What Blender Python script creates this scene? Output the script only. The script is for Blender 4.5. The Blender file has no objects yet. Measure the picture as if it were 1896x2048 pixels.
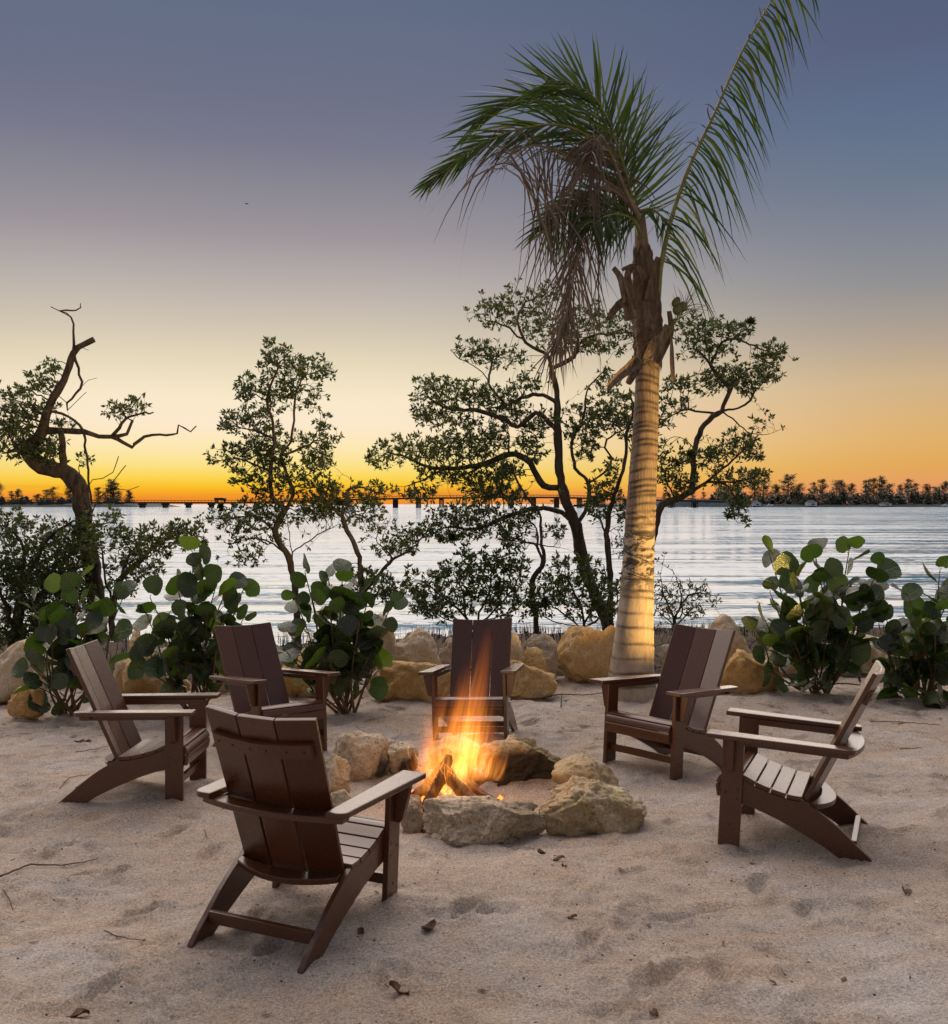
import bpy, bmesh, math, random
import numpy as np
from mathutils import Vector, Matrix, Euler
random.seed(7); np.random.seed(7)
RNG = np.random.default_rng(11)
scene = bpy.context.scene
COL = scene.collection
PI = math.pi
# ------------------------------------------------------------------ camera, sky, sun, exposure
F, HC, Y0 = 2097.0, 1.762, 1008.4          # focal length and horizon in photo pixels, eye height
cam = bpy.data.cameras.new("camera")
cam.sensor_fit = 'HORIZONTAL'; cam.sensor_width = 36.0; cam.lens = 36.0 * F / 1896.0
cam.shift_y = (Y0 - 1024) / 1896.0
cam.clip_start = 0.05; cam.clip_end = 30000
camo = bpy.data.objects.new("camera", cam); COL.objects.link(camo)
camo.location = (0, 0, HC); camo.rotation_euler = (PI / 2, 0, 0)
scene.camera = camo
vs = scene.view_settings
vs.view_transform = 'Standard'; vs.look = 'None'; vs.gamma = 1; vs.exposure = 0.0; vs.use_curve_mapping = False

def lin(c, k=1.0):
    o = []
    for v in c[:3]:
        v /= 255.0
        o.append(k * (v / 12.92 if v <= 0.04045 else ((v + 0.055) / 1.055) ** 2.4))
    return (o[0], o[1], o[2], 1.0)

world = bpy.data.worlds.new("World"); scene.world = world; world.use_nodes = True
SUNSET_AZ = -12.5                            # degrees, right of the view axis is positive
def build_world():
    nt = world.node_tree; N = nt.nodes; L = nt.links; N.clear()
    out = N.new('ShaderNodeOutputWorld'); bg = N.new('ShaderNodeBackground'); L.new(bg.outputs[0], out.inputs[0])
    tc = N.new('ShaderNodeTexCoord'); sep = N.new('ShaderNodeSeparateXYZ'); L.new(tc.outputs['Generated'], sep.inputs[0])
    def ramp(stops):
        r = N.new('ShaderNodeValToRGB'); el = r.color_ramp.elements
        r.color_ramp.interpolation = 'LINEAR'
        while len(el) > 1: el.remove(el[0])
        for i, (py, c) in enumerate(stops):
            t = (Y0 - py) / F if py > -900 else -py / 1000.0 - 0.5
            t = t / math.sqrt(1 + t * t) if py > -900 else t
            e = el[0] if i == 0 else el.new(max(0, t))
            e.position = max(0, t); e.color = lin(c)
        return r
    near = ramp([(1008, (240, 142, 50)), (990, (248, 158, 38)), (976, (250, 190, 40)), (956, (252, 214, 80)), (930, (252, 226, 140)), (895, (253, 232, 180)),
                 (850, (253, 232, 204)), (800, (249, 233, 202)), (720, (228, 214, 186)), (650, (206, 194, 178)), (560, (181, 172, 170)), (480, (158, 150, 155)),
                 (400, (141, 138, 147)), (300, (121, 121, 140)), (200, (109, 114, 136)), (0, (97, 109, 133)), (-1200, (100, 114, 143)), (-1500, (112, 124, 150))])
    far = ramp([(1008, (232, 150, 122)), (975, (230, 156, 100)), (935, (226, 168, 90)), (890, (224, 176, 106)), (840, (218, 178, 122)), (780, (206, 178, 138)),
                (700, (178, 162, 146)), (600, (145, 144, 146)), (500, (126, 132, 145)), (400, (107, 121, 142)), (280, (94, 111, 139)), (150, (89, 99, 128)),
                (0, (82, 94, 121)), (-1200, (98, 112, 141)), (-1500, (112, 124, 150))])
    back = ramp([(1008, (166, 150, 142)), (800, (178, 162, 154)), (500, (172, 162, 160)), (0, (160, 152, 148)), (-1200, (132, 136, 152)), (-1500, (112, 124, 150))])
    for r in (near, far, back): L.new(sep.outputs[2], r.inputs[0])
    az = math.radians(SUNSET_AZ)
    # horizontal direction and its angle from the sunset
    cmb = N.new('ShaderNodeCombineXYZ'); L.new(sep.outputs[0], cmb.inputs[0]); L.new(sep.outputs[1], cmb.inputs[1])
    nrm = N.new('ShaderNodeVectorMath'); nrm.operation = 'NORMALIZE'; L.new(cmb.outputs[0], nrm.inputs[0])
    dot = N.new('ShaderNodeVectorMath'); dot.operation = 'DOT_PRODUCT'; L.new(nrm.outputs[0], dot.inputs[0])
    dot.inputs[1].default_value = (math.sin(az), math.cos(az), 0)
    ac = N.new('ShaderNodeMath'); ac.operation = 'ARCCOSINE'; ac.use_clamp = False; L.new(dot.outputs['Value'], ac.inputs[0])
    def mr(a, b):
        m = N.new('ShaderNodeMapRange'); m.interpolation_type = 'SMOOTHSTEP'
        m.inputs['From Min'].default_value = math.radians(a); m.inputs['From Max'].default_value = math.radians(b)
        L.new(ac.outputs[0], m.inputs['Value']); return m.outputs[0]
    def mix(f, a, b):
        m = N.new('ShaderNodeMix'); m.data_type = 'RGBA'; L.new(f, m.inputs[0]); L.new(a, m.inputs[6]); L.new(b, m.inputs[7]); return m.outputs[2]
    c = mix(mr(6, 38), near.outputs[0], far.outputs[0])
    c = mix(mr(50, 140), c, back.outputs[0])
    # a thin stratus bar just above the sunset horizon
    mp = N.new('ShaderNodeMapping'); mp.inputs['Scale'].default_value = (2.2, 2.2, 160); L.new(tc.outputs['Generated'], mp.inputs[0])
    nz = N.new('ShaderNodeTexNoise'); nz.inputs['Scale'].default_value = 1.0; nz.inputs['Detail'].default_value = 3; L.new(mp.outputs[0], nz.inputs['Vector'])
    band = N.new('ShaderNodeMapRange'); band.inputs['From Min'].default_value = 0.50; band.inputs['From Max'].default_value = 0.66; band.inputs['To Max'].default_value = 0.45
    L.new(nz.outputs[0], band.inputs['Value'])
    hb = N.new('ShaderNodeMapRange'); hb.interpolation_type = 'SMOOTHSTEP'; hb.inputs['From Min'].default_value = 0.022; hb.inputs['From Max'].default_value = 0.010
    L.new(sep.outputs[2], hb.inputs['Value'])
    mu = N.new('ShaderNodeMath'); mu.operation = 'MULTIPLY'; L.new(band.outputs[0], mu.inputs[0]); L.new(hb.outputs[0], mu.inputs[1])
    m2 = N.new('ShaderNodeMix'); m2.data_type = 'RGBA'; m2.inputs[7].default_value = lin((226, 128, 52)); L.new(mu.outputs[0], m2.inputs[0]); L.new(c, m2.inputs[6])
    L.new(m2.outputs[2], bg.inputs[0]); bg.inputs[1].default_value = 1.0
build_world()

sun = bpy.data.lights.new("sun", 'SUN'); sun.energy = 4.9; sun.angle = math.radians(94); sun.color = (1.0, 0.85, 0.73)
suno = bpy.data.objects.new("sun", sun); COL.objects.link(suno)
_e, _a = math.radians(38), math.radians(SUNSET_AZ)   # the bright twilight sky over the set sun
suno.rotation_euler = Vector((math.sin(_a) * math.cos(_e), math.cos(_a) * math.cos(_e), math.sin(_e))).to_track_quat('Z', 'Y').to_euler()
suno.location = (-5, 20, 20)
scene.cycles.volume_step_rate = 0.5
scene.cycles.max_bounces = 8; scene.cycles.transparent_max_bounces = 16
scene.cycles.use_adaptive_sampling = True

# ------------------------------------------------------------------ helpers
def at(px, py, Y): return Vector(((px - 948) / F * Y, Y, HC - (py - Y0) / F * Y))
def zm(ox, oy, s, pts): return [(ox + s * a, oy + s * b) for a, b in pts]

def hash3(ix, iy, iz, seed):
    h = (ix * 374761393 + iy * 668265263 + iz * 1440662683 + seed * 974634777) & 0xFFFFFFFF
    h = ((h ^ (h >> 13)) * 1274126177) & 0xFFFFFFFF
    return ((h ^ (h >> 16)) & 0xFFFF) / 32767.5 - 1.0
def vnoise(p, seed=0):
    p = np.asarray(p, float); i = np.floor(p).astype(np.int64); f = p - i; u = f * f * f * (f * (f * 6 - 15) + 10)
    r = 0
    for dx in (0, 1):
        for dy in (0, 1):
            for dz in (0, 1):
                w = (u[..., 0] if dx else 1 - u[..., 0]) * (u[..., 1] if dy else 1 - u[..., 1]) * (u[..., 2] if dz else 1 - u[..., 2])
                r = r + w * hash3(i[..., 0] + dx, i[..., 1] + dy, i[..., 2] + dz, seed)
    return r
def fbm(p, seed=0, octv=4, gain=0.5):
    a, s, r = 1.0, 1.0, 0
    for k in range(octv):
        r = r + a * vnoise(p * s + k * 17.3, seed + k); a *= gain; s *= 2.03
    return r
def sstep(a, b, x):
    t = np.clip((x - a) / (b - a), 0, 1); return t * t * (3 - 2 * t)

def link(o, parent=None):
    COL.objects.link(o)
    if parent: o.parent = parent
    return o
def tag(o, label=None, cat=None, group=None, kind=None):
    if label: o['label'] = label
    if cat: o['category'] = cat
    if group: o['group'] = group
    if kind: o['kind'] = kind
    return o
def empty(name, loc, label=None, cat=None, group=None):
    o = bpy.data.objects.new(name, None); o.empty_display_size = 0.1; o.location = loc
    COL.objects.link(o); return tag(o, label, cat, group)
def mesh_np(name, V, Fc, mat, parent=None, smooth=False, attr=None):
    me = bpy.data.meshes.new(name)
    me.from_pydata([tuple(v) for v in V] if not isinstance(V, np.ndarray) else V.tolist(), [], Fc if isinstance(Fc, list) else Fc.tolist())
    if smooth: me.polygons.foreach_set('use_smooth', [True] * len(me.polygons))
    if attr is not None:
        a = me.attributes.new('tone', 'FLOAT', 'POINT'); a.data.foreach_set('value', np.asarray(attr, np.float32))
    me.materials.append(mat); me.update()
    return link(bpy.data.objects.new(name, me), parent)
def bm_obj(name, bm, mat, parent=None, smooth=False):
    me = bpy.data.meshes.new(name); bmesh.ops.recalc_face_normals(bm, faces=bm.faces); bm.to_mesh(me); bm.free()
    if smooth:
        for p in me.polygons: p.use_smooth = True
    me.materials.append(mat); return link(bpy.data.objects.new(name, me), parent)
def prism_bm(poly, x0, x1, bev=0.003, axis='X', seg=2):
    """extrude a closed 2-D outline along an axis: X -> outline is (y,z); Z -> outline is (x,y)"""
    bm = bmesh.new()
    mk = (lambda p, t: (t, p[0], p[1])) if axis == 'X' else (lambda p, t: (p[0], p[1], t))
    a = [bm.verts.new(mk(p, x0)) for p in poly]; b = [bm.verts.new(mk(p, x1)) for p in poly]
    bm.faces.new(a); bm.faces.new(list(reversed(b)))
    n = len(poly)
    for i in range(n): bm.faces.new([a[i], b[i], b[(i + 1) % n], a[(i + 1) % n]])
    bmesh.ops.recalc_face_normals(bm, faces=bm.faces)
    if bev:
        ed = [e for e in bm.edges if len(e.link_faces) == 2 and e.calc_face_angle(0) > 0.6]
        bmesh.ops.bevel(bm, geom=ed, offset=bev, segments=seg, affect='EDGES', profile=0.5)
    return bm
def frame_bm(o, u, v, n, lu, lv, ln, bev=0.004):
    """box with one corner-edge frame: spans o + [0,lu]u + [-lv/2,lv/2]v + [-ln,0]n ; lv may be (bottom, top)"""
    l0, l1 = lv if isinstance(lv, tuple) else (lv, lv)
    bm = bmesh.new(); V = []
    for a in (0, 1):
        for b in (-.5, .5):
            for c in (-1, 0): V.append(bm.verts.new(o + u * (a * lu) + v * (b * (l1 if a else l0)) + n * (c * ln)))
    for f in ((0, 1, 3, 2), (4, 6, 7, 5), (0, 4, 5, 1), (2, 3, 7, 6), (0, 2, 6, 4), (1, 5, 7, 3)): bm.faces.new([V[i] for i in f])
    bmesh.ops.recalc_face_normals(bm, faces=bm.faces)
    if bev: bmesh.ops.bevel(bm, geom=list(bm.edges), offset=bev, segments=2, affect='EDGES', profile=0.5)
    return bm
class MB:
    """collects vertices and faces of one mesh"""
    def __init__(s): s.V = []; s.F = []; s.A = []
    def add(s, V, F, a=0.0):
        k = len(s.V); s.V += [tuple(v) for v in V]; s.F += [tuple(i + k for i in f) for f in F]; s.A += [a] * len(V)
    def tube(s, pts, rad, n=6, cap=True, a=0.0):
        pts = [Vector(p) for p in pts]; k = len(pts)
        if k < 2: return
        rad = rad if hasattr(rad, '__len__') else [rad] * k
        V = []; Fc = []; ref = None
        for i in range(k):
            t = (pts[min(i + 1, k - 1)] - pts[max(i - 1, 0)])
            t = t.normalized() if t.length > 1e-9 else Vector((0, 0, 1))
            if ref is None:
                ref = Vector((1, 0, 0)) if abs(t.x) < .8 else Vector((0, 1, 0))
            x = (ref - t * ref.dot(t)); x = x.normalized() if x.length > 1e-6 else t.orthogonal().normalized()
            ref = x; y = t.cross(x)
            for j in range(n):
                an = 2 * PI * j / n; V.append(pts[i] + (x * math.cos(an) + y * math.sin(an)) * rad[i])
        for i in range(k - 1):
            for j in range(n): Fc.append((i * n + j, i * n + (j + 1) % n, (i + 1) * n + (j + 1) % n, (i + 1) * n + j))
        if cap: Fc.append(tuple(range(n - 1, -1, -1))); Fc.append(tuple((k - 1) * n + j for j in range(n)))
        s.add(V, Fc, a)
    def box(s, c, h, R=None):
        R = R or Matrix.Identity(3); c = Vector(c)
        V = [c + R @ Vector((sx * h[0], sy * h[1], sz * h[2])) for sx in (-1, 1) for sy in (-1, 1) for sz in (-1, 1)]
        s.add(V, [(0, 1, 3, 2), (4, 6, 7, 5), (0, 4, 5, 1), (2, 3, 7, 6), (0, 2, 6, 4), (1, 5, 7, 3)])
    def build(s, name, mat, parent=None, smooth=False):
        return mesh_np(name, s.V, s.F, mat, parent, smooth, attr=s.A)
def spline(pts, step):
    """Catmull-Rom through points, resampled about every `step`"""
    P = [Vector(p) for p in pts]
    if len(P) == 2: P = [P[0], (P[0] + P[1]) / 2, P[1]]
    out = []
    for i in range(len(P) - 1):
        p0 = P[i - 1] if i else P[0] * 2 - P[1]; p1, p2 = P[i], P[i + 1]
        p3 = P[i + 2] if i + 2 < len(P) else P[-1] * 2 - P[-2]
        n = max(1, int((p2 - p1).length / step))
        for k in range(n):
            t = k / n
            out.append(0.5 * ((2 * p1) + (p2 - p0) * t + (2 * p0 - 5 * p1 + 4 * p2 - p3) * t * t + (3 * p1 - p0 - 3 * p2 + p3) * t ** 3))
    out.append(P[-1].copy()); return out

# ------------------------------------------------------------------ materials
class Mt:
    def __init__(s, name):
        s.m = bpy.data.materials.new(name); s.m.use_nodes = True; nt = s.m.node_tree; s.N = nt.nodes; s.L = nt.links; s.N.clear()
        s.out = s.N.new('ShaderNodeOutputMaterial')
    def n(s, t, **kw):
        nd = s.N.new('ShaderNode' + t)
        for k, v in kw.items():
            if hasattr(nd, k): setattr(nd, k, v)
        return nd
    def l(s, a, b): s.L.new(a, b)
    def coord(s, kind='Object', scale=(1, 1, 1), loc=(0, 0, 0)):
        tc = s.n('TexCoord'); mp = s.n('Mapping'); mp.inputs['Scale'].default_value = scale; mp.inputs['Location'].default_value = loc
        s.l(tc.outputs[kind], mp.inputs[0]); return mp.outputs[0]
    def noise(s, vec, scale, detail=4, rough=.55, dist=0):
        nz = s.n('TexNoise'); nz.inputs['Scale'].default_value = scale; nz.inputs['Detail'].default_value = detail
        nz.inputs['Roughness'].default_value = rough; nz.inputs['Distortion'].default_value = dist; s.l(vec, nz.inputs['Vector']); return nz.outputs[0]
    def ramp(s, fac, stops):
        r = s.n('ValToRGB'); el = r.color_ramp.elements
        while len(el) > 1: el.remove(el[0])
        for i, (t, c) in enumerate(stops):
            e = el[0] if i == 0 else el.new(t)
            e.position = t; e.color = c if len(c) == 4 else (*c, 1)
        s.l(fac, r.inputs[0]); return r.outputs[0]
    def mr(s, v, a, b, c=0., d=1.):
        m = s.n('MapRange'); m.inputs[1].default_value = a; m.inputs[2].default_value = b; m.inputs[3].default_value = c; m.inputs[4].default_value = d
        s.l(v, m.inputs[0]); return m.outputs[0]
    def math(s, op, a, b=None):
        m = s.n('Math'); m.operation = op
        for i, v in enumerate((a, b)):
            if v is None: continue
            if isinstance(v, (int, float)): m.inputs[i].default_value = v
            else: s.l(v, m.inputs[i])
        return m.outputs[0]
    def mix(s, f, a, b, mode='MIX'):
        m = s.n('Mix'); m.data_type = 'RGBA'; m.blend_type = mode
        for i, v in ((0, f), (6, a), (7, b)):
            if isinstance(v, (int, float)): m.inputs[i].default_value = v
            elif isinstance(v, tuple): m.inputs[i].default_value = v if len(v) == 4 else (*v, 1)
            else: s.l(v, m.inputs[i])
        return m.outputs[2]
    def bump(s, h, strength=.3, dist=.01, nrm=None):
        b = s.n('Bump'); b.inputs['Strength'].default_value = strength; b.inputs['Distance'].default_value = dist; s.l(h, b.inputs['Height'])
        if nrm is not None: s.l(nrm, b.inputs['Normal'])
        return b.outputs[0]
    def bsdf(s, col, rough=.6, nrm=None, spec=.4, **kw):
        p = s.n('BsdfPrincipled')
        for i, v in (('Base Color', col), ('Roughness', rough), ('Specular IOR Level', spec), *kw.items()):
            i = i.replace('_', ' ')
            if isinstance(v, (int, float)): p.inputs[i].default_value = v
            elif isinstance(v, tuple): p.inputs[i].default_value = v if len(v) == 4 else (*v, 1)
            else: s.l(v, p.inputs[i])
        if nrm is not None: s.l(nrm, p.inputs['Normal'])
        s.l(p.outputs[0], s.out.inputs[0]); return p
    def translucent(s, p, col, f):
        t = s.n('BsdfTranslucent'); mx = s.n('MixShader')
        if isinstance(col, tuple): t.inputs[0].default_value = (*col[:3], 1)
        else: s.l(col, t.inputs[0])
        mx.inputs[0].default_value = f; s.l(p.outputs[0], mx.inputs[1]); s.l(t.outputs[0], mx.inputs[2]); s.l(mx.outputs[0], s.out.inputs[0])

M = {}
def mat_sand():
    m = Mt('sand'); v = m.coord(); tc = m.n('TexCoord'); sp = m.n('SeparateXYZ'); m.l(tc.outputs['Object'], sp.inputs[0])
    big = m.noise(v, .9, 5, .6); mid = m.noise(v, 7, 6, .65); fine = m.noise(v, 85, 5, .75); grain = m.noise(v, 240, 4, .85)
    c = m.ramp(big, [(.3, (.50, .395, .315)), (.5, (.60, .50, .42)), (.7, (.67, .60, .54))])
    c = m.mix(m.mr(mid, .35, .7, 0, .55), c, (.45, .355, .275))
    pt_ = m.noise(m.coord('Object', (1, 1.6, 1), (5, 2, 0)), 1.5, 5, .68, .8)
    c = m.mix(1.0, c, m.ramp(pt_, [(.38, (1.02, .985, .94)), (.5, (.98, 1, 1.04)), (.62, (.95, 1.03, 1.13))]), 'MULTIPLY')
    c = m.mix(1.0, c, m.ramp(fine, [(.36, (.60, .58, .55)), (.5, (1, 1, 1)), (.62, (1.28, 1.27, 1.25))]), 'MULTIPLY')
    c = m.mix(1.0, c, m.ramp(grain, [(.34, (1.32, 1.31, 1.3)), (.5, (1, 1, 1)), (.64, (.56, .53, .50))]), 'MULTIPLY')
    # shell chips and dark specks
    vo = m.n('TexVoronoi'); vo.inputs['Scale'].default_value = 46; m.l(v, vo.inputs['Vector'])
    rnd = m.n('SeparateColor'); m.l(vo.outputs['Color'], rnd.inputs[0])
    chip = m.math('MULTIPLY', m.math('LESS_THAN', vo.outputs['Distance'], .16), m.math('GREATER_THAN', rnd.outputs[0], .72))
    c = m.mix(chip, c, (.74, .70, .64))
    v3 = m.n('TexVoronoi'); v3.inputs['Scale'].default_value = 23; m.l(v, v3.inputs['Vector'])
    r3 = m.n('SeparateColor'); m.l(v3.outputs['Color'], r3.inputs[0])
    c = m.mix(m.math('MULTIPLY', m.math('LESS_THAN', v3.outputs['Distance'], .13), m.math('GREATER_THAN', r3.outputs[1], .78)), c, (.10, .07, .05))
    # leaf litter and mud: patches near the boulders, everywhere on the mangrove bank
    lit = m.noise(v, 3.2, 7, .72, .6)
    y = sp.outputs[1]
    patch = m.math('MULTIPLY', m.mr(lit, .54, .66), m.mr(y, 6.6, 8.6, 0, .75))
    c = m.mix(patch, c, (.12, .085, .06))
    bank = m.mr(m.math('ADD', y, m.mr(lit, .3, .7, -.8, .8)), 10.6, 12.0)
    c = m.mix(bank, c, m.ramp(m.noise(v, 14, 6, .7), [(.35, (.03, .022, .017)), (.65, (.10, .072, .05))]))
    h = m.math('ADD', m.math('MULTIPLY', mid, .8), m.math('ADD', m.math('MULTIPLY', fine, .40), m.math('MULTIPLY', grain, .20)))
    m.bsdf(c, .95, m.bump(h, 1.0, .045), .10); return m.m
def mat_chair():
    m = Mt('brown_board'); v = m.coord('Object', (6, 6, 6)); 
    a = m.noise(m.coord('Object', (3, 60, 60)), 4, 4, .6); g = m.noise(m.coord(), 420, 2, .6); w = m.noise(v, 1.2, 4, .6)
    c = m.ramp(a, [(.3, (.058, .0175, .0042)), (.7, (.080, .0255, .0068))])
    c = m.mix(m.mr(w, .55, .8, 0, .35), c, (.088, .036, .014))
    oi = m.n('ObjectInfo'); hs = m.n('HueSaturation'); m.l(c, hs.inputs['Color']); m.l(m.mr(oi.outputs['Random'], 0, 1, .80, 1.18), hs.inputs['Value']); m.l(m.mr(oi.outputs['Random'], 1, 0, .94, 1.04), hs.inputs['Saturation']); c = hs.outputs[0]
    m.bsdf(c, m.mr(g, .3, .7, .22, .34), m.bump(m.math('ADD', g, m.math('MULTIPLY', a, .4)), .18, .0015), .62); return m.m
def mat_rock(name, c0, c1, c2, moss=None, dark=(.07, .055, .045), hole=.5):
    m = Mt(name); v = m.coord('Object'); oi = m.n('ObjectInfo')
    off = m.n('VectorMath'); off.operation = 'ADD'; m.l(v, off.inputs[0])
    sc = m.n('VectorMath'); sc.operation = 'SCALE'; sc.inputs[0].default_value = (9.1, 4.3, 6.7); m.l(oi.outputs['Random'], sc.inputs['Scale']); m.l(sc.outputs[0], off.inputs[1])
    v = off.outputs[0]
    big = m.noise(v, 3.2, 6, .62, .5); mid = m.noise(v, 14, 7, .68, .4); fin = m.noise(v, 75, 5, .72)
    c = m.ramp(m.math('ADD', m.math('MULTIPLY', big, .65), m.math('MULTIPLY', mid, .35)), [(.34, c0), (.5, c1), (.64, c2)])
    geo = m.n('NewGeometry'); gs = m.n('SeparateXYZ'); m.l(geo.outputs['Normal'], gs.inputs[0])
    c = m.mix(m.mr(fin, .47, .68, 0, .7), c, dark)
    vo = m.n('TexVoronoi'); vo.inputs['Scale'].default_value = 26; m.l(v, vo.inputs['Vector'])
    pit = m.math('MULTIPLY', m.mr(vo.outputs['Distance'], .30, .12), m.mr(mid, .47, .6))
    c = m.mix(m.math('MULTIPLY', pit, hole), c, dark)
    if moss: c = m.mix(m.mr(m.noise(v, 5.5, 5, .7), .55, .68, 0, .65), c, moss)
    att = m.n('Attribute'); att.attribute_name = 'tone'
    c = m.mix(att.outputs['Fac'], c, (.022, .019, .017))
    h = m.math('SUBTRACT', m.math('ADD', m.math('MULTIPLY', mid, .7), m.math('MULTIPLY', fin, .4)), m.math('MULTIPLY', pit, .5))
    m.bsdf(c, .88, m.bump(h, .75, .03), .25); return m.m
def mat_bark(name, c0, c1, sc=18, zs=.25):
    m = Mt(name); v = m.coord('Object', (1, 1, zs)); a = m.noise(v, sc, 6, .7, .4); b = m.noise(v, sc * 5, 4, .7)
    c = m.ramp(a, [(.35, c0), (.65, c1)]); m.bsdf(c, .9, m.bump(m.math('ADD', a, m.math('MULTIPLY', b, .5)), .7, .02), .2); return m.m
def mat_leaf(name, cols, tr=.35, rough=.45, trc=None, spec=.45):
    m = Mt(name); at_ = m.n('Attribute'); at_.attribute_name = 'tone'
    c = m.ramp(at_.outputs['Fac'], [(i / max(1, len(cols) - 1), c) for i, c in enumerate(cols)])
    p = m.bsdf(c, rough, None, spec)
    if tr: m.translucent(p, m.mix(1.0, c, trc or (1.6, 1.7, .7), 'MULTIPLY'), tr)
    return m.m
def mat_seagrape():
    m = Mt('sea_grape_leaf'); oi = m.n('ObjectInfo'); tc = m.n('TexCoord'); sp = m.n('SeparateXYZ'); m.l(tc.outputs['Object'], sp.inputs[0])
    c = m.ramp(oi.outputs['Random'], [(0, (.014, .029, .011)), (.45, (.022, .046, .014)), (.8, (.036, .072, .016)), (.975, (.075, .115, .018)), (1, (.15, .095, .03))])
    x = m.math('ABSOLUTE', sp.outputs[0]); y = sp.outputs[1]
    mid = m.mr(x, .012, .035, 1, 0)
    w = m.n('TexWave'); w.bands_direction = 'Y'; w.inputs['Scale'].default_value = 1.55
    cb = m.n('CombineXYZ'); m.l(m.math('SUBTRACT', y, m.math('MULTIPLY', x, .75)), cb.inputs[1]); m.l(cb.outputs[0], w.inputs['Vector'])
    vein = m.math('MAXIMUM', mid, m.mr(w.outputs[0], .93, 1, 0, .7))
    mo = m.noise(m.coord('Object'), 5, 5, .65)
    c = m.mix(m.mr(mo, .5, .8, 0, .5), c, (.04, .05, .018))
    c2 = m.mix(vein, c, (.13, .10, .05))
    p = m.bsdf(c2, m.mr(mo, .3, .7, .18, .34), m.bump(m.math('SUBTRACT', mo, m.math('MULTIPLY', vein, .5)), .35, .03), .85)
    m.translucent(p, m.mix(1.0, c, (2.0, 2.2, .5), 'MULTIPLY'), .32); return m.m
def mat_palm_trunk():
    m = Mt('palm_trunk'); v = m.coord('Object'); sp = m.n('SeparateXYZ'); m.l(v, sp.inputs[0])
    big = m.noise(m.coord('Object', (1, 1, .6)), 4.5, 6, .68, .6); ver = m.noise(m.coord('Object', (14, 14, .8)), 5, 5, .7); fin = m.noise(v, 60, 4, .7)
    c = m.ramp(m.math('ADD', m.math('MULTIPLY', big, .6), m.math('MULTIPLY', ver, .4)), [(.34, (.20, .15, .105)), (.5, (.36, .29, .21)), (.66, (.47, .40, .31))])
    c = m.mix(m.mr(fin, .55, .8, 0, .45), c, (.14, .10, .07))
    # ragged dark scars
    sc = m.noise(m.coord('Object', (1, 1, 2.4)), 3.4, 8, .74, 1.6)
    zz = sp.outputs[2]
    band = m.math('MULTIPLY', m.mr(zz, .9, 1.15), m.mr(zz, 1.62, 1.5))
    c = m.mix(m.math('MULTIPLY', m.mr(sc, .475, .49), m.math('ADD', m.math('MULTIPLY', band, .95), .0)), c, (.035, .032, .03))
    c = m.mix(m.mr(m.math('ADD', zz, m.mr(sc, .35, .65, -.25, .25)), 1.58, 1.68, 0, .72), c, m.ramp(ver, [(.35, (.075, .048, .03)), (.65, (.24, .165, .105))]))
    att = m.n('Attribute'); att.attribute_name = 'tone'
    c = m.mix(att.outputs['Fac'], c, (.035, .026, .02))
    m.bsdf(c, .85, m.bump(m.math('ADD', m.math('MULTIPLY', ver, .5), fin), .45, .012), .25); return m.m
def mat_plain(name, c, rough=.7, spec=.3, noise=None):
    m = Mt(name)
    col = c
    if noise: col = m.mix(m.mr(m.noise(m.coord(), noise, 5, .65), .3, .7), tuple(x * .6 for x in c), tuple(x * 1.25 for x in c))
    m.bsdf(col, rough, None, spec); return m.m
def mat_water():
    m = Mt('water')
    def slope(scale, sx, sy, det=3, loc=(0, 0, 0)):
        nz = m.n('TexNoise'); nz.inputs['Scale'].default_value = 1; nz.inputs['Detail'].default_value = det; nz.inputs['Roughness'].default_value = .6
        m.l(m.coord('Object', scale, loc), nz.inputs['Vector'])
        a = m.n('VectorMath'); a.operation = 'SUBTRACT'; m.l(nz.outputs['Color'], a.inputs[0]); a.inputs[1].default_value = (.5, .5, .5)
        b = m.n('VectorMath'); b.operation = 'MULTIPLY'; m.l(a.outputs[0], b.inputs[0]); b.inputs[1].default_value = (sx, sy, 0); return b.outputs[0]
    def add(a, b):
        v = m.n('VectorMath'); v.operation = 'ADD'; m.l(a, v.inputs[0])
        if isinstance(b, tuple): v.inputs[1].default_value = b
        else: m.l(b, v.inputs[1])
        return v.outputs[0]
    g = add(add(slope((.03, .30, 1), .12, 1.05, 3), slope((.28, 1.6, 1), .25, .95, 4, (7, 3, 0))), slope((2.6, 7.5, 1), .45, .95, 3, (1, 9, 0)))
    n = m.n('VectorMath'); n.operation = 'NORMALIZE'; m.l(add(g, (0, 0, 1)), n.inputs[0])
    df = m.n('BsdfDiffuse'); df.inputs[0].default_value = (.065, .16, .25, 1)
    gl = m.n('BsdfGlossy'); gl.inputs['Roughness'].default_value = .05; m.l(n.outputs[0], gl.inputs['Normal'])
    mx = m.n('MixShader'); mx.inputs[0].default_value = .28; m.l(df.outputs[0], mx.inputs[1]); m.l(gl.outputs[0], mx.inputs[2]); m.l(mx.outputs[0], m.out.inputs[0]); return m.m
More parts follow.
